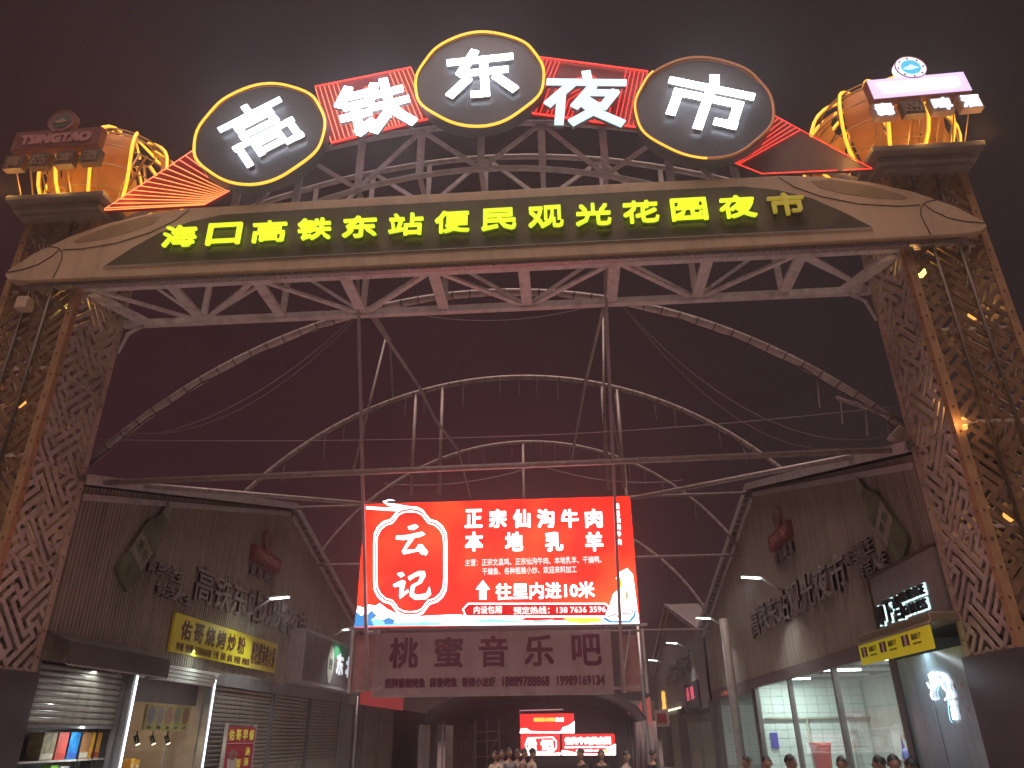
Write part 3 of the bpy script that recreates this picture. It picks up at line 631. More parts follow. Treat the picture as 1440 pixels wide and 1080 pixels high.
# ---- corrugated gable walls along the street
def gable(x, side, y0, ym, y1, ze0, zm, ze1, zb, lab, m, roof=True, pitch=.085, lowband=None):
    """wall in the plane x; side -1 = left of the street (faces +x); profile rises from (y0,ze0) to (ym,zm) and falls to (y1,ze1)"""
    t = thing('shop_building', lab, 'building', (x, (y0+y1)/2, 0), 'corrugated shop buildings along the lane')
    f = -side
    zt = lambda y: ze0+(zm-ze0)*(y-y0)/(ym-y0) if y < ym else zm+(ze1-zm)*(y-ym)/(y1-ym)
    # sheets about 1 m wide, each one object with real ribs
    y = y0; k = 0
    while y < y1-.01:
        ye = min(y1, y+1.02); n = max(1, int((ye-y)/pitch)); p = (ye-y)/n; ys = []
        for i in range(n):
            for u, d in ((0, 0), (.30, 0), (.42, .022), (.86, .022), (1., 0)): 
                if u < 1. or i == n-1: ys.append((y+(i+u)*p, d))
        off = .0025*(k % 2)
        vs = []
        for (yy, d) in ys:
            zz = zt(yy)
            vs += [(x+f*(d+off), yy, zb), (x+f*(d+off), yy, zz)]
        q = len(ys)
        fs = [(2*i, 2*i+2, 2*i+3, 2*i+1) for i in range(q-1)]
        MB().add(vs, fs if f > 0 else [g[::-1] for g in fs]).build('corrugated_sheet', m, t)
        y = ye; k += 1
    # roof slopes, running away from the street, with thick overhanging verge trim
    D = 9.0
    for (ya, za, yb, zb_) in ((y0-.25, ze0-.02, ym, zm+.06), (ym, zm+.06, y1+.25, ze1-.02)):
        mb = MB(); xa, xb = x+f*.19, x-f*D
        mb.add([(xa, ya, za+.06), (xa, yb, zb_+.06), (xb, yb, zb_+.06), (xb, ya, za+.06), (xa, ya, za+.10), (xa, yb, zb_+.10), (xb, yb, zb_+.10), (xb, ya, za+.10)],
               [(0,1,2,3),(7,6,5,4),(0,4,5,1),(1,5,6,2),(2,6,7,3),(3,7,4,0)])
        mb.build('roof', mat('roof_sheet_dark', (.17, .15, .15), .7, var=.2), t)
        MB().bar((x+f*.21, ya, za+.05), (x+f*.21, yb, zb_+.05), .035, .16).build('verge_board', trimm, t)
        MB().bar((x+f*.05, ya+.2, za-.16), (x+f*.05, yb, zb_-.16), .06, .10).build('verge_trim', trimm, t)
        m2 = MB(); n = int(abs(yb-ya)/.35)
        for i in range(n):
            u = (i+.5)/n; yy = ya+(yb-ya)*u; zz = za+(zb_-za)*u
            m2.bar((x+f*.03, yy, zz+.03), (x+f*.19, yy, zz+.03), .07, .045)
        m2.build('roof_batten', trimm, t, kind='stuff')
    # back and end walls so the block is solid
    bw = MB(); bw.box((x-f*.02, y0, zb), (x-f*.10, y0+.06, ze0)); bw.box((x-f*D, y0, 0), (x-f*(D-.1), y1, min(ze0, ze1)))
    bw.box((x-f*.02, y0, 0), (x-f*D, y0+.1, min(ze0, ze1))); bw.box((x-f*.02, y1-.1, 0), (x-f*D, y1, min(ze0, ze1)))
    bw.build('end_wall', greym, t)
    return t
bl1 = gable(XL, -1, 10.35, 18.8, 27.2, 5.12, 7.14, 4.85, 2.62, 'left corrugated shop hall nearest the gate with roller shutters below', corr)
br1 = gable(XR, 1, 10.35, 19.0, 28.6, 5.20, 7.36, 5.05, 2.96, 'right corrugated shop hall nearest the gate above the glazed eatery', corr)
br2 = gable(XR, 1, 29.3, 37.5, 46., 5.1, 7.2, 5.0, 2.7, 'second corrugated hall on the right farther down the lane', corr2)
bl2 = gable(XL, -1, 28.0, 36.5, 45., 5.0, 7.1, 4.9, 2.7, 'second corrugated hall on the left behind the hanging screens', corr2)

# ---- lettering and emblems on the corrugated walls
letm = mat('channel_letter_grey', (.26, .22, .22), .5, var=.15, dirt=.3)
letl = mat('channel_letter_face', (.27, .23, .23), .5, var=.1)
def wallrow(x, side, chars, ys, z, w, h, m, name, lab, grp=None, depth=.045, bold=.010, slope=0.):
    ex = YL if side < 0 else YR
    t = thing(name, lab, 'wall lettering', (x-side*.03, ys, z-h/2), grp)
    for i, ch in enumerate(chars):
        c_ = Vector((x-side*.03, ys, z))+ex*(i*w*1.06+w/2)+ZF*(slope*i)
        tx(MB(), ch, c_, ex, ZF, w, h, depth, bold).build('character', m, t)
        tx(MB(), ch, c_+Vector((-side*(depth+.002), 0, 0)), ex, ZF, w*.96, h*.96, .006, bold*.4).build('character_face', letl if m is letm else m, t)
    return t
G1 = 'large unlit characters on the corrugated walls'
wallrow(XL, -1, '高铁东站观光夜市', 14.25, 4.42, .82, .72, letm, 'wall_lettering', 'unlit grey characters in a row on the left corrugated wall above the yellow banner', G1)
wallrow(XR, 1, '高铁东站观光夜市', 21.2, 4.25, .90, .70, letm, 'wall_lettering', 'unlit grey characters in a row on the right corrugated wall beside the bottle emblem', G1)
wallrow(XR, 1, '高铁东站观光夜市', 40.5, 4.3, .95, .8, letm, 'wall_lettering', 'unlit grey characters on the farther right hall wall', G1)
G2 = 'small slogans beside the bottle emblems'
for x, side, y0_, nm in ((XL, -1, 12.42, 'left'), (XR, 1, 13.55, 'right')):
    t = wallrow(x, side, '青岛纯生', y0_, 4.38, .31, .25, letm, 'wall_slogan', 'upper line of small grey slogan characters beside the bottle on the %s wall' % nm, G2, .05, .004)
    t = wallrow(x, side, '鲜活人生', y0_+(.45 if side < 0 else -.45), 4.05, .31, .25, letm, 'wall_slogan', 'lower line of small grey slogan characters beside the bottle on the %s wall' % nm, G2, .05, .004)
def bottle(x, side, c, tilt, lab):
    ex = YL if side < 0 else YR; c = Vector(c)
    t = thing('bottle_emblem', lab, 'bottle sign', c, 'bottle emblems on the corrugated walls')
    ey = ZF*math.cos(tilt)+ex*math.sin(tilt); e2 = ex*math.cos(tilt)-ZF*math.sin(tilt)
    half_ = [(.0, -.92), (.25, -.92), (.275, -.88), (.28, .12), (.25, .30), (.15, .46), (.105, .58), (.10, .84), (.115, .86), (.115, .93), (0, .93)]
    ol = half_+[(-a, b) for a, b in half_[::-1][1:-1]]
    MB().prism(ol, c, e2, ey, .06).build('bottle_body', mat('bottle_green', (.15, .17, .10), .3, var=.35, scale=4), t)
    n = ex.cross(ZF)*.062
    MB().prism([(-.275, -.45), (.275, -.45), (.275, .0), (-.275, .0)], c+n, e2, ey, .006).build('bottle_label', mat('bottle_label_paint', (.30, .27, .22), .5, var=.35, scale=14), t)
    MB().prism([(-.11, .66), (.11, .66), (.115, .93), (-.115, .93)], c+n, e2, ey, .006).build('bottle_cap', mat('bottle_label_paint'), t)
    tx(MB(), '青岛', c+n*1.06+ey*-.2, e2, ey, .40, .20, .004, .004).build('lettering', mat('bottle_ink', (.06, .10, .05), .5), t)
    MB().prism([(-.22, -.85), (-.12, -.85), (-.12, -.5), (-.22, -.5)], c+n, e2, ey, .003).build('bottle_shine', mat('bottle_green_pale', (.16, .22, .12), .3), t)
bottle(XL, -1, (XL+.03, 12.25, 4.72), R(33), 'dull green bottle emblem tilted on the left corrugated wall')
bottle(XR, 1, (XR-.03, 11.75, 4.70), R(-38), 'dull green bottle emblem tilted on the right corrugated wall')
def winebox(x, side, yc, z, lab):
    ex = YL if side < 0 else YR
    t = thing('wall_emblem', lab, 'brewery sign', (x, yc, z), 'small brewery emblems on the corrugated walls')
    c = Vector((x-side*.03, yc, z)); n = Vector((-side, 0, 0))
    MB().prism([(-.85, -.17), (.85, -.17), (.85, .17), (-.85, .17)], c, ex, ZF, .12).build('sign_case', mat('sign_face_red'), t)
    tx(MB(), 'TSINGTAO', c+n*.122, ex, ZF, 1.4, .18, .01, .008).build('lettering', mat('sign_letter_pink'), t)
    MB().prism(circle(.25), c+ZF*.42, ex, ZF, .10).build('emblem_disc', mat('emblem_dull'), t)
    MB().prism(circle(.15), c+ZF*.42+n*.102, ex, ZF, .008).build('emblem_field', mat('emblem_green_dull'), t)
    for i, ch in enumerate('青岛啤酒'): tx(MB(), ch, c-ZF*.38+ex*(-.63+.42*i), ex, ZF, .3, .26, .06, .01).build('character', letm, t)
winebox(XL, -1, 17.5, 5.55, 'small dark red brewery sign with round emblem high on the left wall')
winebox(XR, 1, 17.15, 5.68, 'small dark red brewery sign with round emblem high on the right wall')

# ---- street lamps on arms
lamphead = glow('lamp_head_glow', (.85, 1., .95), 9)
for i, (x, y, z, side) in enumerate(((-6.5, 16.9, 4.5, -1), (-6.5, 22.9, 4.56, -1), (4.3, 17.5, 4.82, 1), (4.3, 24.2, 4.85, 1), (4.3, 32, 4.95, 1), (4.3, 39.6, 4.95, 1), (4.3, 47, 4.95, 1))):
    t = thing('wall_lamp', ['street lamp on an arm over the yellow banner of the left wall', 'farther street lamp on the left wall next to the hanging screen',
        'nearest street lamp on the right wall in front of the grey characters', 'second street lamp on the right wall near its roof end', 'third street lamp on the right, on the farther hall',
        'fourth street lamp on the right among the far wall characters', 'last tiny street lamp at the right of the lane end'][i], 'street lamp', (x-side*-.8, y, z-.2), 'street lamps on wall arms')
    ax = XL if side < 0 else XR
    MB().tube([(ax-side*.02, y+.25, z-.28), (x+side*.25, y+.05, z+.0)], .022, 6).build('arm', alum, t)
    MB().bar((x+side*.28, y, z+.03), (x-side*.22, y-.02, z+.06), .13, .04).build('housing', alum, t)
    MB().bar((x+side*.22, y, z-.005), (x-side*.20, y-.02, z+.025), .10, .02).build('lamp_panel', lamphead, t)
    if y < 35: area('lamp_light', (x, y, z-.04), 55, (.95, 1., .95), .3, .1, (-side*.35, 0, -1), t).data.spread = R(125)

# ---- arches over the lane
def arch(y, xl, xr, zs, ztop, lab, tie=True, r=.075, tubes=True, posts=(), m=None):
    pm0 = m or pipem
    t = thing('pipe_arch', lab, 'arch', ((xl+xr)/2, y, zs), 'pipe arches over the lane')
    hw = (xr-xl)/2; cx_ = (xl+xr)/2; rise = ztop-zs; Rr = (hw*hw+rise*rise)/(2*rise); cz = ztop-Rr
    zz = lambda X: cz+math.sqrt(max(0, Rr*Rr-(X-cx_)**2))
    a0 = math.asin(hw/Rr)
    pts = [(cx_+Rr*math.sin(-a0+2*a0*i/48), y, cz+Rr*math.cos(-a0+2*a0*i/48)) for i in range(49)]
    MB().tube(pts, r, 8).build('arch_pipe', pm0, t)
    m = MB()
    for i in range(1, 48):
        p = Vector(pts[i]); q = Vector(pts[i+1])-p; q.normalize(); m.tube([p-q*.012, p+q*.012], r+.007, 8)
    m.build('clamp_rings', mat('clamp_dark', (.14, .11, .11), .6), t, kind='stuff')
    if tie: MB().tube([(xl, y, zs), (xr, y, zs)], .04, 6).build('tie_rod', pipem, t)
    rr = random.Random(int(y))
    if tubes:
        X = xl+1.0
        while X < xr-.8:
            if rr.random() < .72:
                l = rr.uniform(.45, .62); z = zz(X)-r
                MB().tube([(X, y, z), (X+rr.uniform(-.015, .03), y, z-l)], .011, 5).build('light_tube', wire2, t)
            X += rr.choice((.45, .45, .5, .9))
    for X, z1 in posts: MB().tube([(X, y, zz(X)), (X, y, z1)], .045, 6).build('post', pipem, t)
    # wrapped cable along the pipe
    m = MB().tube([(p[0], p[1]-.03, p[2]-r-.015-.05*abs(math.sin(i*.9))) for i, p in enumerate(pts)], .010, 4); m.build('cable', wirem, t)
    return t
arch(10.75, -7.55, 5.30, 5.70, 8.55, 'nearest pipe arch springing from both shop eaves behind the gate truss', tie=False, tubes=False, r=.068, m=mat('arch_pipe_brightened', (.48, .42, .41), .45, .1, var=.2, scale=9, dirt=.4))  # paler copy of the pipe colour, making up for the board's shade
arch(16.0, -7.45, 5.25, 6.60, 9.48, 'second pipe arch crossing the middle of the gate opening with thin tubes hanging', r=.06, posts=((-3.4, 6.6), (-2.75, 6.6), (1.1, 6.6), (1.45, 6.6)), tie=False)
arch(21.6, -7.45, 5.25, 6.25, 9.95, 'third pipe arch whose top shows below the second one', r=.055, posts=((-1.1, 6.3), (2.0, 6.3)))
arch(27.2, -7.45, 5.25, 4.9, 9.2, 'fourth pipe arch partly hidden by the red screen')
for t_, hx in ((1, 0),):
    for X in [3.3, 3.75, 4.2, 4.6]:
        pass
# tie pipes between the walls
def pipe(name, a, b, r, m, lab, cat, grp=None): return one(name, MB().tube([a, b], r, 6), m, lab, cat, a, grp)
a_, b_ = PY(128, 664, 10.45), PY(1278, 636, 10.45)
pipe('tie_pipe', (XL-.1, 10.5, 5.22), (XR+.2, 10.5, 5.34), .045, pipem, 'long horizontal pipe between the two halls across the gate opening', 'pipe')
pipe('tie_pipe', (XL, 18.8, 7.2), (XR, 19.0, 7.3), .04, pipem, 'thin horizontal pipe joining the two roof peaks', 'pipe')
pipe('tie_pipe', (XL, 11.2, 5.45), (-3.3, 19., 7.1), .05, pipem, 'sloping pipe on the left from the near eave towards the second arch', 'pipe')
pipe('tie_pipe', (XR+.1, 11.2, 5.6), (1.6, 19., 7.2), .05, pipem, 'sloping pipe on the right from the near eave towards the red screen', 'pipe')
# slack cables
def cable(pts, sag, r, m, lab, grp='slack cables over the lane'):
    P = []
    pts = [Vector(p) for p in pts]
    for a, b in zip(pts[:-1], pts[1:]):
        for i in range(12):
            u = i/12; P.append(a.lerp(b, u)-Vector((0, 0, sag*4*u*(1-u))))
    P.append(pts[-1]); return one('cable', MB().tube(P, r, 4), m, lab, 'cable', pts[0], grp)
cable([PY(500, 443, 10.3), PY(228, 608, 10.6)], .35, .006, wire2, 'upper slack cable on the left hanging from the truss towards the pillar')
cable([PY(500, 448, 10.3), PY(150, 600, 10.7)], .8, .005, wire2, 'lower slack cable on the left hanging in a deep curve')
cable([PY(870, 425, 10.3), PY(1275, 605, 10.7)], .95, .008, wire2, 'thick slack cable on the right below the first arch')
cable([PY(872, 425, 10.3), PY(1262, 596, 10.7)], 1.25, .006, wire2, 'thin slack cable on the right sagging lowest')
cable([PY(130, 618, 11), PY(760, 612, 12), PY(1270, 570, 11)], .06, .006, wire2, 'thin taut wire across the whole opening')
cable([PY(540, 680, 20), PY(757, 654, 20), PY(960, 675, 20)], .25, .012, wire2, 'faint wire in two swags behind the top of the red screen')
cable([PY(560, 437, 10.35), PY(860, 422, 10.35)], .28, .006, wire2, 'loose wire hanging under the middle of the box truss')
# bracing struts from the truss down to the arches
for pts, lab in (([(519, 440), (590, 545), (612, 590), (645, 634), (662, 700)], 'left long stay running from the truss down to the red screen'),
                 ([(524, 440), (548, 476), (553, 565)], 'left short stay from the truss to the second arch'),
                 ([(848, 436), (822, 545), (803, 650)], 'right inner stay slanting down to the third arch'),
                 ([(851, 436), (858, 560), (872, 645)], 'right outer stay running down beside the hanging rod')):
    ys_ = [10.3+ (i/(len(pts)-1))*9 for i in range(len(pts))]
    a = PY(*pts[0], 10.3); b = PY(*pts[-1], 19.0)
    mid = [PY(*p, 10.3+8.7*(i/(len(pts)-1))) for i, p in enumerate(pts)]
    one('stay', MB().tube(mid, .03, 6), pipem, lab, 'stay', mid[0], 'stays below the truss')
for px0, px1, y0_, y1_, lab in ((500, 545, 385, 452, ''),): pass
for (xa, ya), (xb, yb), Y, lab in (((544, 470), (497, 660), 14, 'slanting pipe left of the left hanging rod'), ((848, 440), (850, 640), 15, 'vertical pipe close beside the right hanging rod'), ((836, 470), (825, 472), 14, '')):
    if lab: pipe('stay', PY(xa, ya, Y), PY(xb, yb, Y), .03, pipem, lab, 'stay', 'stays below the truss')
# clipped bits of tube under the right end of the first arch
for i, (xx, y0_, y1_) in enumerate(((1151, 530, 573), (1183, 548, 596), (1218, 562, 613), (1250, 590, 630))):
    pipe('hanging_tube', PY(xx-2, y0_, 10.8), PY(xx+2, y1_, 10.8), .013, mat('tube_pale', (.5, .45, .42), .5), ['first', 'second', 'third', 'last'][i]+' thin tube dangling under the right foot of the nearest arch, counted from the left', 'light tube', 'tubes dangling by the right pillar')
pipe('broken_pipe', PY(1175, 559, 10.7), PY(1268, 590, 10.7), .03, pipem, 'short loose pipe end beside the right foot of the nearest arch', 'pipe')
bevel(one('floodlight', MB().bar(PY(1258, 622, 10.6), PY(1272, 606, 10.6), .16, .22), mat('lamp_box_pale', (.65, .55, .5), .5), 'pale box floodlight behind the right pillar near the eave', 'floodlight'), .01)
# hanging rods
for (xa, ya), (xb, yb), lab in (((503, 384), (517, 972), 'left steel rod hanging from the truss in front of the red screen'), ((850, 366), (876, 972), 'right steel rod hanging from the truss in front of the red screen')):
    a = PY(xa, ya, 9.9); b = PY(xb, yb, 11.75)
    one('hanging_rod', MB().bar(a, b, .045, .045), mat('rod_steel', (.42, .36, .38), .4, .3), lab, 'rod', b, 'rods holding the screen')
a1, b1_ = PY(517, 970, 11.75), PY(498, 968, 11.9)
for (xa, ya), (xb, yb), lab in (((500, 972), (535, 968), 'left foot bracket joining the hanging rod to the banner'), ((858, 968), (900, 966), 'right foot bracket joining the hanging rod to the banner')):
    one('bracket', MB().bar(PY(xa, ya, 11.85), PY(xb, yb, 11.85), .04), steel, lab, 'bracket', None, 'rod foot brackets')

# ================================================================== THE RED SCREEN
t = thing('billboard', 'large glowing red hanging screen with white characters and a food bowl', 'billboard', (-1.09, 12, 3.18))
LX0, LX1, LZ0, LZ1 = -3.33, 1.16, 3.18, 5.20
YS = 12.0
MB().box((LX0-.02, YS+.005, LZ0-.02), (LX1+.02, YS+.22, LZ1+.02)).build('cabinet', greym, t)
scr = mat('screen_red_glow', (.3, .02, .01), .4, emit=(1., .013, .005), es=3.0, var=0)
_n = scr.node_tree; _co = _n.nodes.new('ShaderNodeTexCoord'); _nz = _n.nodes.new('ShaderNodeTexNoise'); _nz.inputs['Scale'].default_value = .9
_rp = _n.nodes.new('ShaderNodeValToRGB'); _rp.color_ramp.elements[0].color = (1., .012, .006, 1); _rp.color_ramp.elements[1].color = (1., .055, .013, 1); _rp.color_ramp.elements[0].position = .45; _rp.color_ramp.elements[1].position = .75
_n.links.new(_co.outputs['Object'], _nz.inputs[0]); _n.links.new(_nz.outputs[0], _rp.inputs[0]); _n.links.new(_rp.outputs[0], _n.nodes['Principled BSDF'].inputs['Emission Color'])
MB().box((LX0, YS-.004, LZ0), (LX1, YS+.004, LZ1)).build('screen', scr, t)
sw = glow('print_white_glow', (1., .93, .95), 4.0); sblue = glow('print_blue_glow', (.05, .32, .75), 1.1); saqua = glow('print_aqua_glow', (.35, .85, .95), 1.2)
syel = glow('print_yellow_glow', (.95, .85, .12), 1.2); sred = glow('print_red_glow', (.9, .02, .02), 1.0); sdk = glow('print_deepred_glow', (.75, .01, .01), .9)
def sp(x, y, d=0.): p = PY(x, y, YS-.006-d); return p
def spoly(pts, name, m, d=0., th=.002):
    P = [sp(x, y, d) for x, y in pts]; q = [(p.x, p.z) for p in P]
    if sum(q[i-1][0]*q[i][1]-q[i][0]*q[i-1][1] for i in range(len(q))) < 0: q = q[::-1]
    MB().prism(q, (0, YS-.006-d, 0), XF, ZF, th).build(name, m, t)
def stext(s, x0, x1, y0, y1, m, bold=.006, name='lettering', each=False, d=0.):
    if each:
        w = (x1-x0)/ (len(s)+ (len(s)-1)*each)
        for i, ch in enumerate(s):
            xa = x0+i*w*(1+each); a = sp(xa, (y0+y1)/2, d); b = sp(xa+w, (y0+y1)/2, d); h = sp(xa, y0, d).z-sp(xa, y1, d).z
            tx(MB(), ch, ((a.x+b.x)/2, a.y, (a.z+b.z)/2), XF, ZF, b.x-a.x, h, .004, bold).build('character', m, t)
    else:
        a = sp(x0, (y0+y1)/2, d); b = sp(x1, (y0+y1)/2, d); h = sp(x0, y0, d).z-sp(x0, y1, d).z
        tx(MB(), s, ((a.x+b.x)/2, a.y, (a.z+b.z)/2), XF, ZF, b.x-a.x, h, .004, bold).build(name, m, t)
stext('正宗仙沟牛肉', 654, 847, 716, 742, sw, .010, each=.40)
stext('本地乳羊', 654, 848, 748, 775, sw, .010, each=1.25)
sw2 = glow('print_pale_glow', (1., .9, .88), 1.3)
stext('主营：正宗文昌鸡、正宗仙沟牛肉、本地乳羊、干煸鸭、', 654, 846, 784, 794, sw2, .001)
stext('干煸鱼、各种粗粮小炒、欢迎来料加工', 678, 811, 797, 807, sw2, .001)
stext('往里内进10米', 697, 836, 819, 842, sw, .006)
spoly([(674, 843), (674, 829), (669, 829), (679, 816), (689, 829), (684, 829), (684, 843)], 'arrow', sw)
def plaque(sc_):
    h_ = [(0, 78), (10, 77), (18, 73), (23, 66), (28, 60), (38, 57), (46, 50), (51, 40), (52, 26), (52, 0), (52, -26), (51, -40), (46, -50), (38, -57), (28, -60), (23, -66), (18, -73), (10, -77), (0, -78)]
    L2 = h_+[(-a, b) for a, b in h_[::-1][1:-1]]
    return [(577+a*sc_-b*.045*0, 790-b*sc_) for a, b in L2]
def band(s0, s1, nm, m, d=0.):
    o_ = [sp(x, y, d) for x, y in plaque(s0)]; i_ = [sp(x, y, d) for x, y in plaque(s1)]
    MB().ringband([(p.x, p.z) for p in o_][::-1], [(p.x, p.z) for p in i_][::-1], (0, YS-.008, 0), XF, ZF, .003).build(nm, m, t)
spoly([(515, 716), (560, 719), (575, 712), (558, 709), (541, 707), (546, 704), (556, 704), (548, 702), (538, 705), (545, 711), (560, 714), (545, 714), (515, 712)], 'cloud_ribbon', sw)
# wave and clouds along the bottom
spoly([(498, 881), (503, 852), (512, 855), (518, 850), (528, 852), (534, 848), (544, 856), (556, 862), (575, 868), (600, 866), (640, 864), (700, 869), (760, 870), (800, 871), (812, 862), (838, 862), (856, 855), (862, 836), (876, 822), (866, 814), (868, 806), (882, 799), (890, 808), (899, 877)], 'cloud_print', sw)
spoly([(498, 882), (501, 860), (508, 866), (514, 862), (512, 876), (520, 882)], 'wave_print', sblue, .003)
spoly([(514, 868), (522, 858), (530, 866), (522, 872), (526, 880), (516, 880)], 'wave_print', sblue, .003)
spoly([(538, 872), (546, 868), (556, 872), (552, 878), (542, 878)], 'wave_print', sblue, .003)
spoly([(505, 876), (530, 870), (560, 876), (600, 874), (640, 878), (600, 880), (520, 881)], 'wave_print', saqua, .0025)
spoly([(650, 874), (690, 870), (740, 874), (780, 870), (765, 876), (700, 876)], 'wave_print', saqua, .003)
spoly([(728, 872), (750, 867), (790, 866), (798, 872), (760, 873)], 'red_ribbon', sred, .003)
spoly([(790, 868), (812, 858), (838, 866), (850, 874), (820, 877), (800, 875)], 'lemon_print', syel, .003)
spoly([(846, 866), (895, 858), (893, 868), (886, 876), (858, 876), (850, 872)], 'bowl_print', sblue, .003)
spoly([(850, 864), (893, 857), (890, 866), (884, 873), (860, 873), (853, 869)], 'bowl_inner', sw, .005)
for i in range(9): 
    bx = 855+i*4.2; by = 868-i*.8+random.uniform(-2, 2); spoly([(bx, by-2), (bx+3, by-1), (bx+2.4, by+2), (bx, by+1)], 'bowl_mark', sred, .007)
spoly([(868, 818), (872, 812), (876, 820), (872, 830)], 'food_print', syel, .005); spoly([(880, 828), (884, 836), (882, 850), (879, 838)], 'food_print', mat('print_olive', emit=(.6, .55, .25), es=1, var=0), .005)
band(1.0, .955, 'plaque_border', sw); band(.92, .895, 'plaque_border', sw)
spoly(plaque(.9)[0:0] or [(x, y) for x, y in plaque(.88)], 'plaque_field', scr, .0005)
def brush(strokes, ox, oy, s, m):
    for q, st in enumerate(strokes):
        pts = [(ox+x*s, oy+y*s) for x, y in st]; spoly(pts, 'brush_stroke', m, .004+.0004*q)
# two brush written characters
brush([[(-3, -13), (6, -16), (10, -13), (4, -9), (-2, -10)], [(-17, -2), (-4, -3), (14, -7), (18, -4), (12, -1), (-8, 3), (-17, 2)],
       [(-1, 1), (4, 2), (-6, 15), (6, 14), (10, 8), (14, 8), (21, 17), (19, 21), (13, 20), (10, 16), (-8, 20), (-10, 16)]], 577, 756, 1.18, sw)
brush([[(-17, -12), (-10, -14), (-7, -10), (-12, -7)], [(-22, 2), (-10, -4), (-6, -2), (-9, 12), (-3, 8), (-2, 11), (-13, 20), (-14, 16), (-13, 4), (-20, 5)],
       [(-3, -8), (10, -15), (18, -15), (19, -9), (14, 0), (6, 4), (4, 12), (8, 15), (20, 13), (24, 4), (26, 14), (20, 20), (6, 21), (-1, 16), (1, 3), (10, -2), (13, -9), (8, -9), (-1, -3)]], 577, 820, 1.12, sw)
# hotline box
o_ = [(650, 857), (658, 848), (852, 848), (857, 853), (852, 868), (655, 868)]; i_ = [(652, 857), (659, 850), (851, 850), (855, 854), (851, 866), (656, 866)]
spoly(o_, 'hotline_border', sw, .008); spoly(i_, 'hotline_field', sdk, .011)
stext('内设包厢', 666, 706, 852, 863, sw2, .003, d=.014); stext('预定热线：138 7636 3596', 722, 852, 852, 863, sw2, .003, d=.014)
for i, yy in enumerate((712, 722, 731, 741, 751, 762)): stext('云记仙沟牛肉'[i], 865.5+i*.6, 871+i*.6, yy-4, yy+4, sw, .003)

# ---- unlit pink banner under it
pt_ = thing('banner', 'unlit dusty pink banner with purple characters below the red screen', 'banner', (-1.15, 12.15, 2.2))
YP = 12.1; pm_ = mat('banner_pink', (.56, .45, .47), .6, var=.1, scale=2, streak=.2); ink = mat('banner_ink', (.17, .055, .11), .6, var=.1)
P0, P1 = PY(533, 889, YP), PY(862, 973, YP)
MB().box((-3.02, YP, 2.19), (.70, YP+.06, 3.10)).build('banner_sheet', pm_, pt_)
MB().box((-3.02, YP-.02, 2.16), (.70, YP+.08, 2.19)).build('frame_rail', steel, pt_)
for X in (-2.9, -1.1, .6): MB().bar((X, YP+.09, 2.2), (X, YP+.09, 3.2), .04).build('frame_post', steel, pt_)
for i, ch in enumerate('桃蜜音乐吧'):
    xc = (568, 631, 694, 758, 825)[i]; a = PY(xc, 917, YP)
    tx(MB(), ch, (a.x, YP-.001, 2.80), XF, ZF, .46, .46, .004, .012).build('character', ink, pt_)
for wd_, xa_, xb_ in (('招牌香辣烤鱼', 541, 598), ('蒜香烤鱼', 604, 643), ('香辣小龙虾', 649, 697), ('18889788868', 706, 773), ('19989169134', 783, 851)):
    a, b = PY(xa_, 960, YP), PY(xb_, 960, YP)
    tx(MB(), wd_, ((a.x+b.x)/2, YP-.001, 2.36), XF, ZF, b.x-a.x, .145, .004, .006).build('lettering', ink, pt_)
# pink sheets and a frame behind it
bs = thing('sheet_stand', 'steel frame with faded pink sheets standing behind the pink banner', 'frame', (-1.1, 15, 2))
for x0_, x1_ in ((873, 902), (500, 531)):
    a, b = PY(x0_, 893, 15), PY(x1_, 972, 15); MB().box((a.x, 15, b.z), (b.x, 15.04, a.z)).build('faded_sheet', mat('faded_pink', (.40, .22, .22), .6, var=.2, streak=.4), bs)
for xx in (497, 533, 872, 903): MB().bar(PY(xx, 884, 14.95), PY(xx+(xx-687)*.035, 975, 14.95), .05).build('frame_post', steel, bs)
MB().bar(PY(886, 886, 14.9), PY(874, 970, 14.9), .025).build('frame_brace', steel, bs)
MB().bar(PY(490, 884, 14.95), PY(910, 878, 14.95), .05).build('frame_rail', steel, bs)

# ================================================================== LEFT SHOP FRONTS
def slats(y0, y1, z0, z1, x, f, pitch=.085, m=shutm, parent=None):
    """roller shutter curtain in plane x facing f (+1/-1), made of real interlocking slats"""
    n = int((z1-z0)/pitch)
    key = ('slat', round(y1-y0, 2), f)
    if key not in _m:
        mb = MB(); w = y1-y0
        pr_ = [(0, 0), (.018, .012), (.022, .04), (.018, .066), (0, .078)]
        vs = [(f*px_, yy, pz_) for yy in (0, w) for px_, pz_ in pr_]; k = len(pr_)
        fs = [(i, k+i, k+i+1, i+1) for i in range(k-1)]; mb.add(vs, fs if f < 0 else [g[::-1] for g in fs]); _m[key] = mb.mesh('shutter_slat', m)
    for i in range(n):
        o = bpy.data.objects.new('shutter_slat', _m[key]); C.objects.link(o); o.parent = parent
        o.location = Vector((x, y0, z0+i*(z1-z0)/n))-wloc(parent); o.scale.z = ((z1-z0)/n)/.085
def shutter(y0, y1, z0, z1, x, f, lab, grp='roller shutters', box=True, vis=1.0):
    t = thing('roller_shutter', lab, 'shutter', (x, (y0+y1)/2, z0), grp)
    zv = max(z0, vis)
    slats(y0+.05, y1-.05, zv, z1, x, f, parent=t)
    if zv > z0: MB().box((x-f*.01, y0+.05, z0), (x+f*.012, y1-.05, zv)).build('lower_curtain', shutm, t)
    for yy in (y0, y1-.05): MB().box((x-f*.02, yy, 0), (x+f*.06, yy+.05, z1)).build('guide_rail', greym, t)
    if box: MB().box((x-f*.1, y0, z1), (x+f*.08, y1, z1+.24)).build('shutter_box', greym, t)
    else: MB().box((x-f*.02, y0+.05, z0-.05), (x+f*.02, y1-.05, z0)).build('bottom_bar', greym, t)
    return t
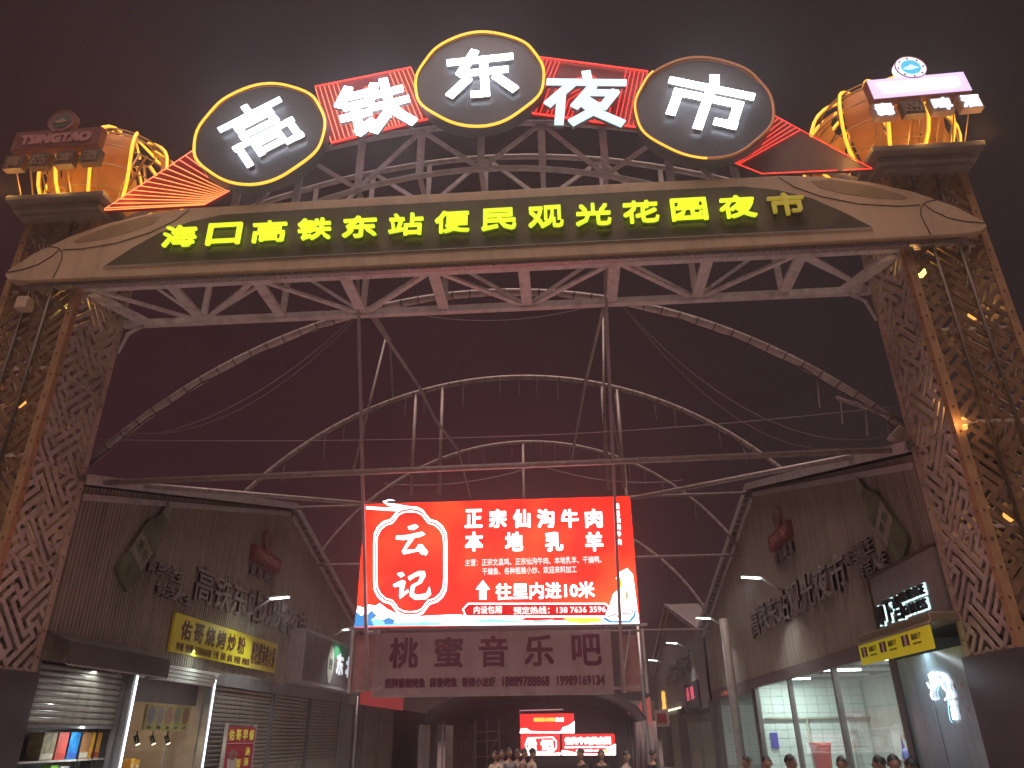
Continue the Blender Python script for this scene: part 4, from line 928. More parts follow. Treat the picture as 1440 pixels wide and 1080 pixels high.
# awning
t = thing('awning', 'dark grey fabric awning with scalloped fringe over the first left shop', 'awning', (XL, 11.8, 2.5))
xo = XL+.42
aw = MB(); aw.add([(XL, 10.3, 3.02), (XL, 13.15, 3.02), (xo, 13.15, 2.86), (xo, 10.3, 2.86), (XL, 10.3, 3.00), (XL, 13.15, 3.00), (xo, 13.15, 2.84), (xo, 10.3, 2.84)], [(0,1,2,3)[::-1],(7,6,5,4)[::-1],(0,4,5,1)[::-1],(1,5,6,2)[::-1],(2,6,7,3)[::-1],(3,7,4,0)[::-1]])
awm = mat('awning_cloth', (.10, .10, .10), .7, var=.2, scale=3, dirt=.3)
aw.build('awning_top', awm, t)
n = 26; ol = [(10.3+2.85*i/(n*4), 2.56-.025*abs(math.sin(math.pi*i/4))) for i in range(n*4+1)]
ol = [(y, z) for y, z in ol]+[(13.15, 2.84), (10.3, 2.84)]
MB().prism([(y-10.3, z) for y, z in ol], (xo, 10.3, 0), YL, ZF, .008).build('valance', awm, t)
MB().tube([(xo+.012, y, z+.01) for y, z in ol[:-2]], .006, 4).build('fringe_piping', whitep, t)
MB().add([(XL, 13.15, 3.0), (XL, 13.15, 2.56), (xo, 13.15, 2.56), (xo, 13.15, 2.84)], [(0, 1, 2, 3)]).build('side_flap', awm, t)
t = shutter(10.35, 12.75, 1.82, 2.62, XL-.12, 1, 'half lowered roller shutter above the shelves of the first left shop', box=False, vis=1.82)
# shop 1 interior
t1 = thing('shop_shelf', 'backlit shelf unit of the first left shop carrying small goods boxes', 'shelf', (XL-1., 11.6, 0))
for z in (.55, .98, 1.35, 1.80): MB().box((XL-1.1, 10.4, z-.025), (XL-.62, 12.7, z)).build('shelf_board', mat('shelf_white', (.6, .6, .58), .5), t1)
MB().box((XL-1.14, 10.4, 0), (XL-1.11, 12.7, 2.3)).build('back_panel', mat('shelf_back', (.35, .35, .36), .5), t1)
for y in (10.4, 11.8, 12.2, 12.7): MB().box((XL-.66, y, 0), (XL-.62, y+.03, 2.3)).build('upright', black, t1)
area('shelf_light', (XL-.5, 11.6, 1.79), 14, (.95, 1, .95), .1, 2., (-.6, 0, -1), t1); area('shelf_light', (XL-.35, 11.6, 2.5), 10, (.95, 1, .95), .1, 2., (-.5, 0, -1), t1)
cols = [('cartoon box with yellow and grey print', (.45, .38, .15)), ('coral red', (.60, .08, .06)), ('bright blue', (.02, .20, .55)), ('brown and cream', (.42, .20, .08)), ('orange', (.75, .38, .04))]
for i, (nm, c) in enumerate((('grey and yellow patterned', (.4, .36, .2)), ('coral red', (.62, .09, .07)), ('bright blue', (.02, .22, .6)), ('brown and cream', (.45, .22, .10)), ('orange', (.8, .40, .05)))):
    y = 10.98+i*.29+(0 if i else -.05); w = .27 if i else .33
    b = thing('goods_box', nm+' box on the upper shelf of the first left shop', 'box', (XL-.75, y, 1.35), 'goods on the first shop shelves')
    bevel(MB().box((XL-.86, y, 1.35), (XL-.64, y+w-.03, 1.72)).build('carton', mat('box_'+nm.replace(' ', '_'), c, .5, var=.45 if i in (0, 2) else .15, scale=9), b), .004)
    MB().box((XL-.64, y+.02, 1.37), (XL-.637, y+w-.05, 1.44)).build('printed_band', mat('band%d' % (i % 3), [(.7, .65, .55), (.5, .05, .04), (.05, .12, .5)][i % 3], .5), b)
gc = [('pale', (.6, .6, .55)), ('tan', (.5, .3, .15)), ('cream', (.65, .6, .4)), ('lime green', (.25, .65, .08)), ('white framed', (.65, .66, .66)), ('dark', (.1, .1, .12)), ('brown', (.35, .18, .08))]
for row, z in ((0, .98), (1, .55)):
    y = 10.75
    for i, (nm, c) in enumerate(gc[row:] if row else gc):
        w = (.12, .10, .16, .17, .22, .18, .15)[i]; h = (.22, .2, .26, .30, .28, .2, .15)[i]
        b = thing('goods_box', '%s item %s the %s shelf of the first left shop' % (nm, ('at the left end of', 'second from left on', 'third from left on', 'standing mid way on', 'right of the middle of', 'near the right of', 'at the right end of')[i], 'middle' if row == 0 else 'lowest'), 'box', (XL-.75, y, z), 'goods on the first shop shelves')
        bevel(MB().box((XL-.84, y, z), (XL-.66, y+w, z+h)).build('carton', mat('goods_'+nm.replace(' ', '_'), c, .5, var=.3, scale=12), b), .006)
        MB().box((XL-.66, y+.02, z+h*.5), (XL-.657, y+w-.02, z+h*.8)).build('label_print', whitep if i % 2 else black, b)
        y += w+.05
# lit corner posts
for i, y in enumerate((12.9, 15.9)):
    t = thing('lit_post', ['metal post with a vertical white light strip beside the awning', 'metal post with a vertical white light strip under the yellow banner'][i], 'post', (XL+.02, y, 0), 'posts with light strips')
    MB().box((XL-.12, y-.10, 0), (XL+.02, y+.06, 2.62)).build('post_body', alum, t)
    MB().box((XL+.02, y-.01, .6), (XL+.035, y+.012, 2.60 if i == 0 else 2.8)).build('light_strip', ledstrip, t)
# shop 2: open kitchen
t2 = thing('shop_room', 'open second left shop with beige walls and brown door frame', 'shop', (XL-1.5, 14.4, 0))
wm = mat('shop_wall_beige', (.50, .43, .38), .6, var=.1, dirt=.2)
MB().box((XL-3.2, 13.0, 0), (XL-3.1, 15.8, 2.6)).build('back_wall', wm, t2); MB().box((XL-3.1, 15.75, 0), (XL-.12, 15.82, 2.6)).build('side_wall', wm, t2)
MB().box((XL-3.1, 12.96, 0), (XL-.12, 13.0, 2.6)).build('side_wall', greym, t2); MB().box((XL-3.1, 13., 2.6), (XL-.1, 15.8, 2.66)).build('ceiling', greym, t2)
MB().box((XL-.30, 13.0, 2.22), (XL-.24, 15.75, 2.6)).build('fascia_panel', mat('fascia_brown', (.13, .10, .11), .5, streak=.3), t2)
for y in (13.5, 15.2): MB().box((XL-.5, y, 0), (XL-.44, y+.06, 2.3)).build('door_frame', alum, t2)
point('kitchen_light', (XL-1.2, 14.5, 2.0), 14, (1, .72, .42), .1, t2)
mb_ = thing('menu_board', 'menu board with five dish pictures hanging in the second left shop', 'menu board', (XL-.2, 14.65, 1.76))
MB().box((XL-.24, 13.82, 1.76), (XL-.20, 15.48, 2.18)).build('board', mat('menu_olive', (.36, .33, .12), .6), mb_)
for i in range(5):
    yc = 14.0+i*.325
    MB().prism(circle(.13, 20, 0, .15), (XL-.198, yc, 2.01), YL, ZF, .003).build('dish_picture', mat('dish%d' % i, [(.22, .2, .26), (.35, .25, .28), (.4, .18, .16), (.25, .22, .18), (.3, .12, .08)][i], .6, var=.6, scale=45), mb_)
    tx(MB(), ('饭面', '炒米粉', '汤粉', '套餐', '小炒')[i], (XL-.198, yc, 1.81), YL, ZF, .14, .05, .003).build('lettering', black, mb_)
for i, y in enumerate((14.0, 14.55, 15.1)):
    t = thing('spot_lamp', ['glowing black spot lamp at the left under the menu board', 'black spot lamp with bright rim in the middle under the menu board', 'small dim spot lamp at the right under the menu board'][i], 'spot lamp', (XL-.4, y, 1.6), 'spot lamps in the second left shop')
    MB().tube([(XL-.4, y, 1.76), (XL-.4, y, 1.66)], .012, 6).build('stem', black, t)
    MB().tube([(XL-.42, y-.01, 1.68), (XL-.36, y+.02, 1.54)], .042, 10).build('lamp_can', black, t)
    MB().tube([(XL-.36, y+.02, 1.54), (XL-.357, y+.021, 1.533)], .036, 10).build('lamp_lens', glow('warm_lens', (1., .9, .6), 7 if i < 2 else 2), t)
    if i < 2: point('spot_light', (XL-.34, y+.03, 1.48), 4, (1, .75, .4), .03, t)
for i in range(5):
    y = 14.1+.17*i; hgt = (.95, 1.15, 1.30, 1.28, 1.05)[i]
    b = thing('gold_carton', ('leftmost short gold carton in the second left shop', 'gold carton left of the tallest in the second left shop', 'tallest gold carton in the second left shop', 'gold carton right of the tallest in the second left shop', 'rightmost white edged gold carton in the second left shop')[i], 'carton', (XL-.7, y, .4), 'gold cartons under the spot lamps')
    bevel(MB().box((XL-.82, y-.07, .4), (XL-.62, y+.08, hgt)).build('carton', mat('carton_gold', (.65, .38, .05), .4, var=.2), b), .006)
    MB().box((XL-.62, y-.04, hgt-.2), (XL-.617, y+.05, hgt-.08)).build('label_print', whitep, b)
one('counter', bevel(MB().box((XL-.9, 13.3, 0), (XL-.55, 15.4, .4)).build('x', wm, None, (0, 0, 0)), .0) and MB().box((XL-.9, 13.3, 0), (XL-.55, 15.4, .4)), wm, 'low beige counter under the gold cartons', 'counter')
bpy.data.objects.remove(bpy.data.objects['x'])
# white roller box under the banner
t = thing('roller_housing', 'bright white stepped roller housing under the yellow banner', 'housing', (XL, 14.4, 2.62))
for k in range(4): bevel(MB().box((XL-.1+.0*k, 12.97, 2.84-.065*(k+1)), (XL+.12-.03*k, 15.84, 2.84-.065*k-.008)).build('housing_step', whitep, t), .006)
area('banner_light', (XL+.30, 14.6, 3.0), 9, (.85, 1, .9), .05, 2.4, (-.8, 0, -1), t)
# yellow banner
t = thing('shop_banner', 'yellow shop banner with brown characters on the left wall', 'banner', (XL+.1, 16.3, 3.05), 'shop banners')
MB().box((XL+.05, 13.66, 3.06), (XL+.10, 17.3, 3.74)).build('banner_sheet', mat('banner_yellow', (.70, .62, .03), .5, var=.06), t)
MB().box((XL+.05, 17.3, 3.06), (XL+.098, 18.95, 3.74)).build('banner_sheet', mat('banner_yellow_faded', (.62, .50, .08), .5, var=.1), t)
inkb = mat('ink_brown', (.09, .03, .02), .6, var=0)
for i, ch in enumerate('佑哥烧烤炒粉'): tx(MB(), ch, (XL+.101, 14.16+i*.52, 3.48), YL, ZF, .42, .36, .004, .012).build('character', inkb, t)
_y = XL*0+13.86
for wd_, w_ in (('早餐', .30), ('饭粥', .30), ('正宗桂林米粉', .72), ('干捞', .26), ('汤粉', .26), ('卤味', .26), ('砂锅粥', .34), ('砂锅鸡煲', .42)):
    tx(MB(), wd_, (XL+.101, _y+w_/2, 3.17), YL, ZF, w_, .15, .003, .004).build('lettering', inkb, t); _y += w_+.085
for i, ch in enumerate('糟粕醋海鲜火锅'): tx(MB(), ch, (XL+.101, 17.46+i*.215, 3.40), YL, ZF, .20, .48, .004, .006).build('character', inkb, t)
point('banner_glow', (XL+.5, 16.2, 3.75), 5, (.95, 1, .7), .1, t)
# red menu board
t = thing('menu_sign', 'standing red breakfast menu sign with yellow characters before the shutters', 'menu sign', (XL+.3, 17.3, 0))
MB().box((XL+.28, 16.15, .2), (XL+.33, 17.65, 1.84)).build('board', mat('menu_red', (.40, .02, .04), .5, var=.08), t)
for y in (16.12, 17.62): MB().box((XL+.27, y, 0), (XL+.34, y+.04, 1.9)).build('frame_post', alum, t)
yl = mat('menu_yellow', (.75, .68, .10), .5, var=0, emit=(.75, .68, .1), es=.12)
for i, ch in enumerate('佑哥早餐'): tx(MB(), ch, (XL+.332, 16.38+i*.35, 1.68), YL, ZF, .28, .21, .003, .008).build('character', yl, t)
MB().box((XL+.331, 16.2, 1.515), (XL+.334, 17.6, 1.53)).build('rule', mat('menu_pink', (.7, .35, .4), .5), t)
for ch, y, z in (('汤', 17.32, 1.36), ('汤', 17.30, 1.16), ('面', 16.9, 1.14), ('粉', 17.32, .96)): tx(MB(), ch, (XL+.332, y, z), YL, ZF, .24, .16, .003, .006).build('character', yl, t)
MB().prism([(-.2, -.12), (.2, -.12), (.24, .08), (-.24, .08)], (XL+.332, 16.55, 1.17), YL, ZF, .004).build('bowl_picture', mat('bowl_cream', (.55, .45, .42), .5), t)
MB().prism(circle(.23, 20, .01, .09), (XL+.332, 16.55, 1.31), YL, ZF, .005).build('noodle_picture', mat('noodle', (.30, .12, .09), .5, var=.7, scale=40), t)
# shutters down the lane
for i, (y0, y1, lab) in enumerate(((16.0, 19.35, 'first closed roller shutter right of the lit post'), (19.45, 22.2, 'second closed roller shutter on the left under the sign box'), (22.3, 25.3, 'third closed roller shutter on the left with bright reflections'), )):
    shutter(y0, y1, .02, 2.62, XL-.05, 1, lab)
shutter(28.3, 30.6, .02, 2.5, XL-.05, 1, 'nearer dark shutter with red reflections under the red strip'); shutter(30.7, 33.2, .02, 2.5, XL-.05, 1, 'farther dark shutter with red reflections under the red strip')
one('doorway_wall', MB().box((XL-.1, 25.35, 0), (XL-.02, 27.2, 2.62)), greym, 'plain grey wall strip beside the third left shutter', 'wall')
pipe('downpipe', (XL+.1, 26.9, 0), (XL+.1, 26.9, 2.9), .06, alum, 'grey downpipe at the far end of the left hall', 'pipe')
# green sign box
t = thing('sign_box', 'projecting grey sign box with white characters on a green patch on the left wall', 'sign box', (XL+.3, 22.5, 2.9))
MB().box((XL, 19.9, 2.90), (XL+.42, 25.9, 4.25)).build('case', mat('signbox_side', (.35, .32, .34), .5, var=.1, streak=.3), t)
MB().box((XL+.42, 20.05, 3.0), (XL+.425, 25.8, 4.18)).build('sign_face', mat('signbox_face', (.17, .15, .16), .4, var=.35, scale=5, streak=.5), t)
MB().box((XL+.425, 22.3, 3.75), (XL+.43, 25.0, 4.17)).build('green_patch', mat('sign_green', (.06, .28, .14), .5, var=.2), t)
for i, ch in enumerate('东北'): tx(MB(), ch, (XL+.432, 23.35+i*1.0, 3.62), YL, ZF, .72, .62, .006, .03).build('character', glow('pale_letter_glow', (.8, .86, .95), .7), t)
MB().prism(circle(.30, 30, 0, .52), (XL+.431, 22.4, 3.55), YL, ZF, .006).build('oval_seal', mat('seal_pale', (.5, .52, .46), .5), t)
tx(MB(), '饺子馆', (XL+.438, 22.4, 3.55), YL, ZF, .3, .30, .004, .004).build('lettering', mat('seal_ink', (.08, .2, .12), .5), t)
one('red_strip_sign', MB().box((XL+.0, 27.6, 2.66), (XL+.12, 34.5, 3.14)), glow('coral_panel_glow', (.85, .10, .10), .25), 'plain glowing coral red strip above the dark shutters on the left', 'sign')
for i, y in enumerate((34.2, 35.6)):
    t = thing('glass_door', ('nearer', 'farther')[i]+' glazed door at the far end of the left row', 'door', (XL+.05, y, 0), 'glazed doors at the left row end')
    for a in (0, 1.2): MB().box((XL+.9, y+a, 0), (XL+.95, y+a+.06, 2.1)).build('frame', alum, t)
    MB().box((XL+.9, y, 2.04), (XL+.95, y+1.26, 2.1)).build('frame', alum, t); MB().box((XL+.92, y+.06, 0), (XL+.93, y+1.2, 2.04)).build('pane', mat('pane_pale', (.35, .38, .36), .15), t)

# ================================================================== RIGHT SHOP FRONTS
t3 = thing('eatery', 'brightly lit glazed eatery with pale tiled walls and steel roof trusses', 'shop', (XR+1.4, 17, 0))
GY0, GY1, RX = 12.75, 22.0, 7.95
tile = mat('tile_grout', (.33, .42, .40), .6, var=.1); tilew = mat('tile_white', (.62, .72, .70), .25, var=.06, scale=2)
MB().box((XR+.05, GY1, 0), (RX, GY1+.1, 3.0)).build('tiled_wall', tile, t3)
tm_ = MB().box((0, -.012, 0), (.285, 0, .19)); tme = tm_.mesh('tile', tilew)
nx = int((RX-XR-.1)/.30); nz_ = 14; k = 0
for i in range(nx):
    for j in range(3, nz_):
        o = bpy.data.objects.new('tile', tme); C.objects.link(o); o.parent = t3; o.location = Vector((XR+.08+i*.30, GY1, .05+j*.205))-wloc(t3)
sw_ = mat('side_wall_grey', (.46, .49, .45), .6, var=.08, scale=1.5, dirt=.2, streak=.25)
MB().box((RX, 12.8, 0), (RX+.08, GY1, 2.95)).build('side_wall', sw_, t3)
for z in (.9, 1.55, 2.2, 2.85): MB().box((RX-.01, 12.9, z), (RX, GY1, z+.012)).build('wall_joint', greym, t3)
MB().box((XR+.05, 12.7, 0), (RX, 12.8, 2.95)).build('end_wall', sw_, t3)
MB().box((XR+.05, 12.8, 3.65), (RX+2, GY1, 3.7)).build('ceiling', mat('ceiling_dark', (.10, .11, .11), .7), t3)
MB().tube([(XR+.1, GY1-.08, 1.95), (RX, GY1-.08, 1.95)], .035, 6).build('wall_rail', mat('rail_olive', (.30, .32, .25), .5), t3)
for xx in (6.3, 7.4): MB().tube([(xx, GY1-.08, 0), (xx, GY1-.08, 1.95)], .03, 6).build('wall_rail', mat('rail_olive'), t3)
for yy in (13.6, 15.6, 17.6, 19.6, 21.4):
    MB().bar((XR+.1, yy, 2.98), (RX, yy, 2.98), .07).build('roof_truss_chord', whitep, t3)
    MB().bar((XR+.1, yy, 3.55), (RX, yy, 3.55), .06).build('roof_truss_chord', alum, t3)
    for q in range(4): 
        xx = XR+.2+q*.7; MB().bar((xx, yy, 3.0 if q % 2 else 3.52), (xx+.65, yy, 3.52 if q % 2 else 3.0), .035).build('truss_web', alum, t3)
for xx in (XR+.6, XR+2.2): MB().bar((xx, 12.8, 3.10), (xx, GY1, 3.10), .06).build('purlin', alum, t3)
for q, (xx, yy) in enumerate(((5.7, 13.6), (5.9, 15.6), (6.0, 18.2), (5.7, 21.))):
    l = thing('tube_light', ('nearest bright tube light inside the eatery', 'second bright tube light inside the eatery', 'third bright tube light inside the eatery', 'farthest small tube light inside the eatery')[q], 'tube light', (xx, yy, 2.9), 'tube lights of the eatery')
    MB().tube([(xx-.45, yy, 2.88), (xx+.6, yy, 2.88)], .028, 8).build('tube', tubelamp, l); MB().box((xx-.47, yy-.04, 2.90), (xx+.62, yy+.04, 2.94)).build('housing', whitep, l)
    area('tube_lamp_light', (xx+.1, yy, 2.84), 60, (.86, 1, .92), 1.0, .1, (0, 0, -1), l)
# header and mullions
hd = MB().box((XR-.06, 12.7, 2.72), (XR+.06, 22.2, 2.96)).build('header_beam', mat('header_brown', (.15, .12, .12), .5, streak=.3), t3)
for yy in (12.62, 15.45, 18.6, 21.95):
    MB().box((XR-.05, yy-.05, 0), (XR+.05, yy+.06, 2.72)).build('mullion', mat('mullion_dark', (.13, .115, .12), .4, .3), t3)
for a, b in ((12.68, 15.4), (15.51, 18.55), (18.66, 21.9)): MB().box((XR-.005, a, .1), (XR+.005, b, 2.72)).build('pane', glassm, t3)
MB().box((XR-.05, 12.6, 0), (XR+.05, 22, .1)).build('sill', greym, t3)
MB().box((RX-.5, 14.2, 0), (RX-.02, 16, .9)).build('counter', mat('counter_green', (.2, .25, .24), .5), t3)
# red bucket on a table
def table(x, y, lab, w=.7, l=1.3, z=.75, m=None):
    t = thing('dining_table', lab, 'table', (x, y, 0), 'dining tables')
    bevel(MB().box((x-w/2, y-l/2, z-.03), (x+w/2, y+l/2, z)).build('tabletop', m or mat('table_wood', (.25, .14, .09), .4, var=.2), t), .008)
    for sx_ in (-1, 1):
        for sy in (-1, 1): MB().bar((x+sx_*(w/2-.06), y+sy*(l/2-.06), 0), (x+sx_*(w/2-.06), y+sy*(l/2-.06), z-.03), .04).build('leg', alum, t)
table(5.9, 19.2, 'table in the eatery carrying the red bucket'); table(6.1, 16.2, 'table in the middle of the eatery behind the second pane'); table(6.0, 14.0, 'table nearest the drinks shop inside the eatery')
t = thing('bucket', 'red plastic bucket on a table inside the eatery', 'bucket', (5.75, 19.3, .75))
MB().lathe([(.16, 0), (.17, .02), (.225, .58), (.245, .60), (.245, .64), (.22, .64), (.15, .06)], (5.75, 19.3, .75), 20).build('body', mat('bucket_red', (.55, .02, .02), .35, var=.05), t)
MB().box((5.52, 19.24, 1.10), (5.525, 19.34, 1.22)).build('sticker', whitep, t)
t = thing('wall_picture', 'framed pale picture with blue shape leaning on the side wall', 'picture', (RX-.05, 19, 1.1)); 
MB().box((RX-.06, 19.6, 1.0), (RX-.02, 20.6, 1.65)).build('frame', whitep, t); MB().prism([(0, 0), (.3, 0), (.18, .55)], (RX-.062, 20.2, 1.02), YR, ZF, .004).build('blue_shape', mat('flag_blue', (.03, .03, .35), .5), t)
t = thing('cloth', 'dark blue cloth hanging on the tiled wall seen through the far pane', 'cloth', (5.35, GY1-.06, 1.3)); MB().box((5.30, GY1-.08, 1.25), (5.48, GY1-.02, 1.62)).build('cloth_sheet', mat('flag_blue'), t)
# steel rack with goods at the back right
t = thing('wire_rack', 'white wire rack with red and dark goods near the mascot figure', 'rack', (7.3, 17.2, 0))
for xx in (6.95, 7.35, 7.75):
    for yy in (17., 17.4): MB().bar((xx, yy, 0), (xx, yy, 1.62), .025).build('upright', whitep, t)
for z in (.6, 1.0, 1.35, 1.6): MB().box((6.95, 17., z-.015), (7.75, 17.4, z)).build('shelf_wire', whitep, t)
for i, (xx, z, c, nm) in enumerate(((7.05, 1.35, (.08, .15, .4), 'blue lidded tub'), (7.45, 1.0, (.45, .05, .05), 'red bag'), (7.1, 1.0, (.08, .08, .08), 'dark pot'), (7.45, 1.35, (.35, .2, .18), 'brown carton'))):
    b = one('goods', MB().lathe([(.10, 0), (.15, .03), (.16, .18), (.11, .22)], (xx+.08, 17.2, z), 12), mat('g_'+nm.replace(' ', '_'), c, .5), nm+' on the white wire rack', 'goods')
# small mascot figure with a yellow hat, plain
t = thing('figurine', 'red and white standing figurine with a yellow brimmed hat inside the eatery', 'figurine', (7.2, 15.6, .9))
MB().lathe([(.10, 0), (.16, .05), (.19, .35), (.14, .62), (.07, .68)], (7.2, 15.6, .9), 14).build('robe', mat('robe_red', (.55, .03, .04), .5), t)
MB().lathe([(.05, 0), (.10, .05), (.115, .14), (.09, .24), (.03, .28)], (7.2, 15.6, 1.54), 14).build('head', mat('figure_skin', (.45, .2, .15), .5), t)
MB().lathe([(.20, 0), (.19, .015), (.11, .03), (.09, .10), (.03, .13)], (7.2, 15.6, 1.74), 14).build('hat', mat('hat_yellow', (.75, .65, .03), .5), t)
MB().box((7.0, 15.42, .0), (7.4, 15.78, .9)).build('stand', greym, t)
# next shop beyond the eatery
t4 = thing('shop_room', 'second glazed room on the right with pale gridded wall behind the white column', 'shop', (XR+1, 25.3, 0))
MB().box((XR+.05, 28.2, 0), (RX, 28.3, 3)).build('tiled_wall', tile, t4)
for i in range(9):
    for j in range(3, 12):
        o = bpy.data.objects.new('tile', tme); C.objects.link(o); o.parent = t4; o.location = Vector((XR+.08+i*.30, 28.2, .05+j*.205))-wloc(t4)
MB().box((RX, 22.2, 0), (RX+.08, 28.2, 3)).build('side_wall', sw_, t4); MB().box((XR+.05, 22.2, 2.95), (RX, 28.2, 3.)).build('ceiling', greym, t4)
for yy in (22.3, 25.2, 27.6): MB().box((XR-.05, yy-.06, 0), (XR+.05, yy+.06, 2.9)).build('mullion', mat('mullion_dark'), t4)
MB().box((XR-.06, 22.25, 2.62), (XR+.06, 28.3, 2.96)).build('header_beam', mat('header_brown'), t4)
for a, b in ((22.36, 25.14), (25.26, 27.54)): MB().box((XR-.005, a, .1), (XR+.005, b, 2.62)).build('pane', glassm, t4)
area('room_light', (XR+1.4, 25.2, 2.9), 40, (.85, 1, .95), 1.5, 1.5, (0, 0, -1), t4)
tx(MB(), '二全其美', (XR-.062, 25.6, 2.79), YR, ZF, 2.2, .13, .004, .004).build('lettering', glow('faint_red_letter', (.8, .2, .2), .5), t4)
one('white_column', MB().tube([(4.72, 23.2, 0), (4.72, 23.2, 4.7)], .125, 14), mat('column_white', (.42, .42, .40), .5, var=.15, dirt=.3, streak=.4), 'round whitish column standing before the second glazed room on the right', 'column')
one('grey_post', MB().tube([(2.62, 28, 0), (2.62, 28, 5.2)], .07, 10), alum, 'slim tall grey post in the lane left of the far right lamps', 'post')
for i, (y0, y1) in enumerate(((29.4, 32.2), (32.4, 35.4), (38.2, 41.5))):
    shutter(y0, y1, .02, 2.45, XR+.05, -1, ('corrugated shutter with red reflections just past the white column', 'next shutter on the farther right hall beyond the red reflections', 'last shutter on the farther right hall')[i])
one('dark_door', MB().box((XR-.02, 35.5, 0), (XR+.05, 38.1, 2.4)), mat('door_dark', (.05, .04, .05), .4), 'dark closed door between the far right shutters', 'door')
one('yellow_light_strip', MB().box((XR-.12, 36.5, 2.66), (XR-.04, 45.5, 2.72)), glow('strip_yellow_glow', (1., .92, .6), 2.5), 'thin yellow light strip along the far right hall', 'light strip')
t = thing('neon_logo', 'small glowing orange brush logo on the far right hall', 'sign', (XR-.06, 43, 3))
tx(MB(), '烧', (XR-.06, 42.6, 3.25), YR, ZF, 1.5, .9, .03, .03).build('character', glow('logo_orange_glow', (1., .55, .12), 1.3), t)
t = thing('neon_sign', 'small dark sign with red neon strokes past the white column', 'sign', (XR-.1, 33, 2.7)); MB().box((XR-.12, 30.9, 2.55), (XR-.05, 34.4, 3.5)).build('board', darkm, t)
for i, ch in enumerate('香辣'): tx(MB(), ch, (XR-.125, 33.5-i*1.2, 3.1), YR, ZF, .8, .5, .02, .0).build('character', glow('sign_pinkred_glow', (.9, .12, .2), .8), t)
# menu strip board
t = thing('hanging_sign', 'small pale hanging sign with red characters at the far right', 'sign', (4.6, 40, 2)); MB().box((4.2, 40, 1.95), (4.9, 40.05, 2.7)).build('board', mat('pale_board', (.5, .38, .36), .5), t); tx(MB(), '川味', (4.55, 39.99, 2.33), XF, ZF, .5, .5, .01, .02).build('lettering', mat('menu_red'), t)

# drinks shop next to the right pillar
t5 = thing('drinks_shop', 'drinks shop with grey fascia and glazed front next to the right pillar', 'shop', (XR, 11.4, 0))
MB().box((XR-.10, 10.3, 3.02), (XR+.02, 12.62, 3.86)).build('fascia', mat('fascia_grey', (.28, .26, .25), .5, var=.08, scale=2, streak=.3), t5)
MB().box((XR-.13, 10.3, 3.86), (XR+.02, 12.66, 3.90)).build('fascia_trim', seamm, t5); MB().box((XR-.13, 12.62, 3.0), (XR+.02, 12.66, 3.86)).build('fascia_trim', seamm, t5)
gp = mat('glass_bluish', (.42, .55, .62), .2, var=.15, scale=1.2, streak=.2)
MB().box((XR-.02, 10.3, 0), (XR+.02, 11.5, 2.6)).build('glass_panel', gp, t5); MB().box((XR-.02, 11.52, 0), (XR+.02, 12.5, 2.6)).build('glass_panel', gp, t5)
MB().box((XR-.06, 12.45, 0), (XR+.06, 12.60, 2.7)).build('mullion', mat('mullion_dark'), t5)
area('front_light', (XR-.35, 11.4, 2.52), 6, (.75, .9, 1), .1, 1.8, (.5, 0, -1), t5)
dk = mat('letter_black', (.02, .03, .035), .4, var=0); halo = glow('halo_white_glow', (.70, 1., .98), 1.6)
def back(s, y, z, w, h, b):
    tx(MB(), s, (XR-.104, y, z), YR, ZF, w+.03, h+.03, .01, b+.013).build('halo_strip', halo, t5)
    tx(MB(), s, (XR-.125, y, z), YR, ZF, w, h, .04, b).build('character', dk, t5)
back('卸', 12.38, 3.26, .30, .30, .008); back('下', 12.04, 3.28, .30, .32, .012); back('当', 11.68, 3.27, .28, .34, .008)
back('BEVERAGE', 11.14, 3.385, .80, .135, .004); back('EXPRESS', 11.13, 3.195, .74, .14, .004)
# yellow roller awning
t = thing('roller_awning', 'yellow printed roller awning with a metal cassette over the drinks shop', 'awning', (XR-.3, 11.4, 2.5))
bevel(MB().box((XR-.42, 10.15, 2.87), (XR-.05, 12.72, 3.0)).build('cassette', mat('cassette_bronze', (.33, .29, .20), .35, .4), t), .02)
MB().tube([(XR-.44, 10.15, 2.86), (XR-.44, 12.72, 2.86)], .025, 8).build('front_bar', mat('cassette_bronze'), t)
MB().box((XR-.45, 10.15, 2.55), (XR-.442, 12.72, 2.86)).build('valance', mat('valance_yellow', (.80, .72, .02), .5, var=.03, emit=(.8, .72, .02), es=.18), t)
for i, y in enumerate((12.5, 11.75, 10.95)):
    for q, (a, c) in enumerate(((-.09, (.12, .03, .04)), (-.01, (.65, .5, .5)), (.07, (.12, .03, .04)))):
        MB().prism([(-.035, -.07), (.035, -.07), (.035, .07), (-.035, .07)], (XR-.451, y-a, 2.73), YR, ZF, .003).build('printed_figure', mat('vfig%d' % (q % 2), c, .6), t)
    tx(MB(), '面成天下', (XR-.451, y-.34, 2.75), YR, ZF, .30, .08, .002, .003).build('lettering', inkb, t)
    tx(MB(), 'MIANCHENGTIANXIA', (XR-.451, y-.34, 2.665), YR, ZF, .26, .025, .002).build('lettering', inkb, t)
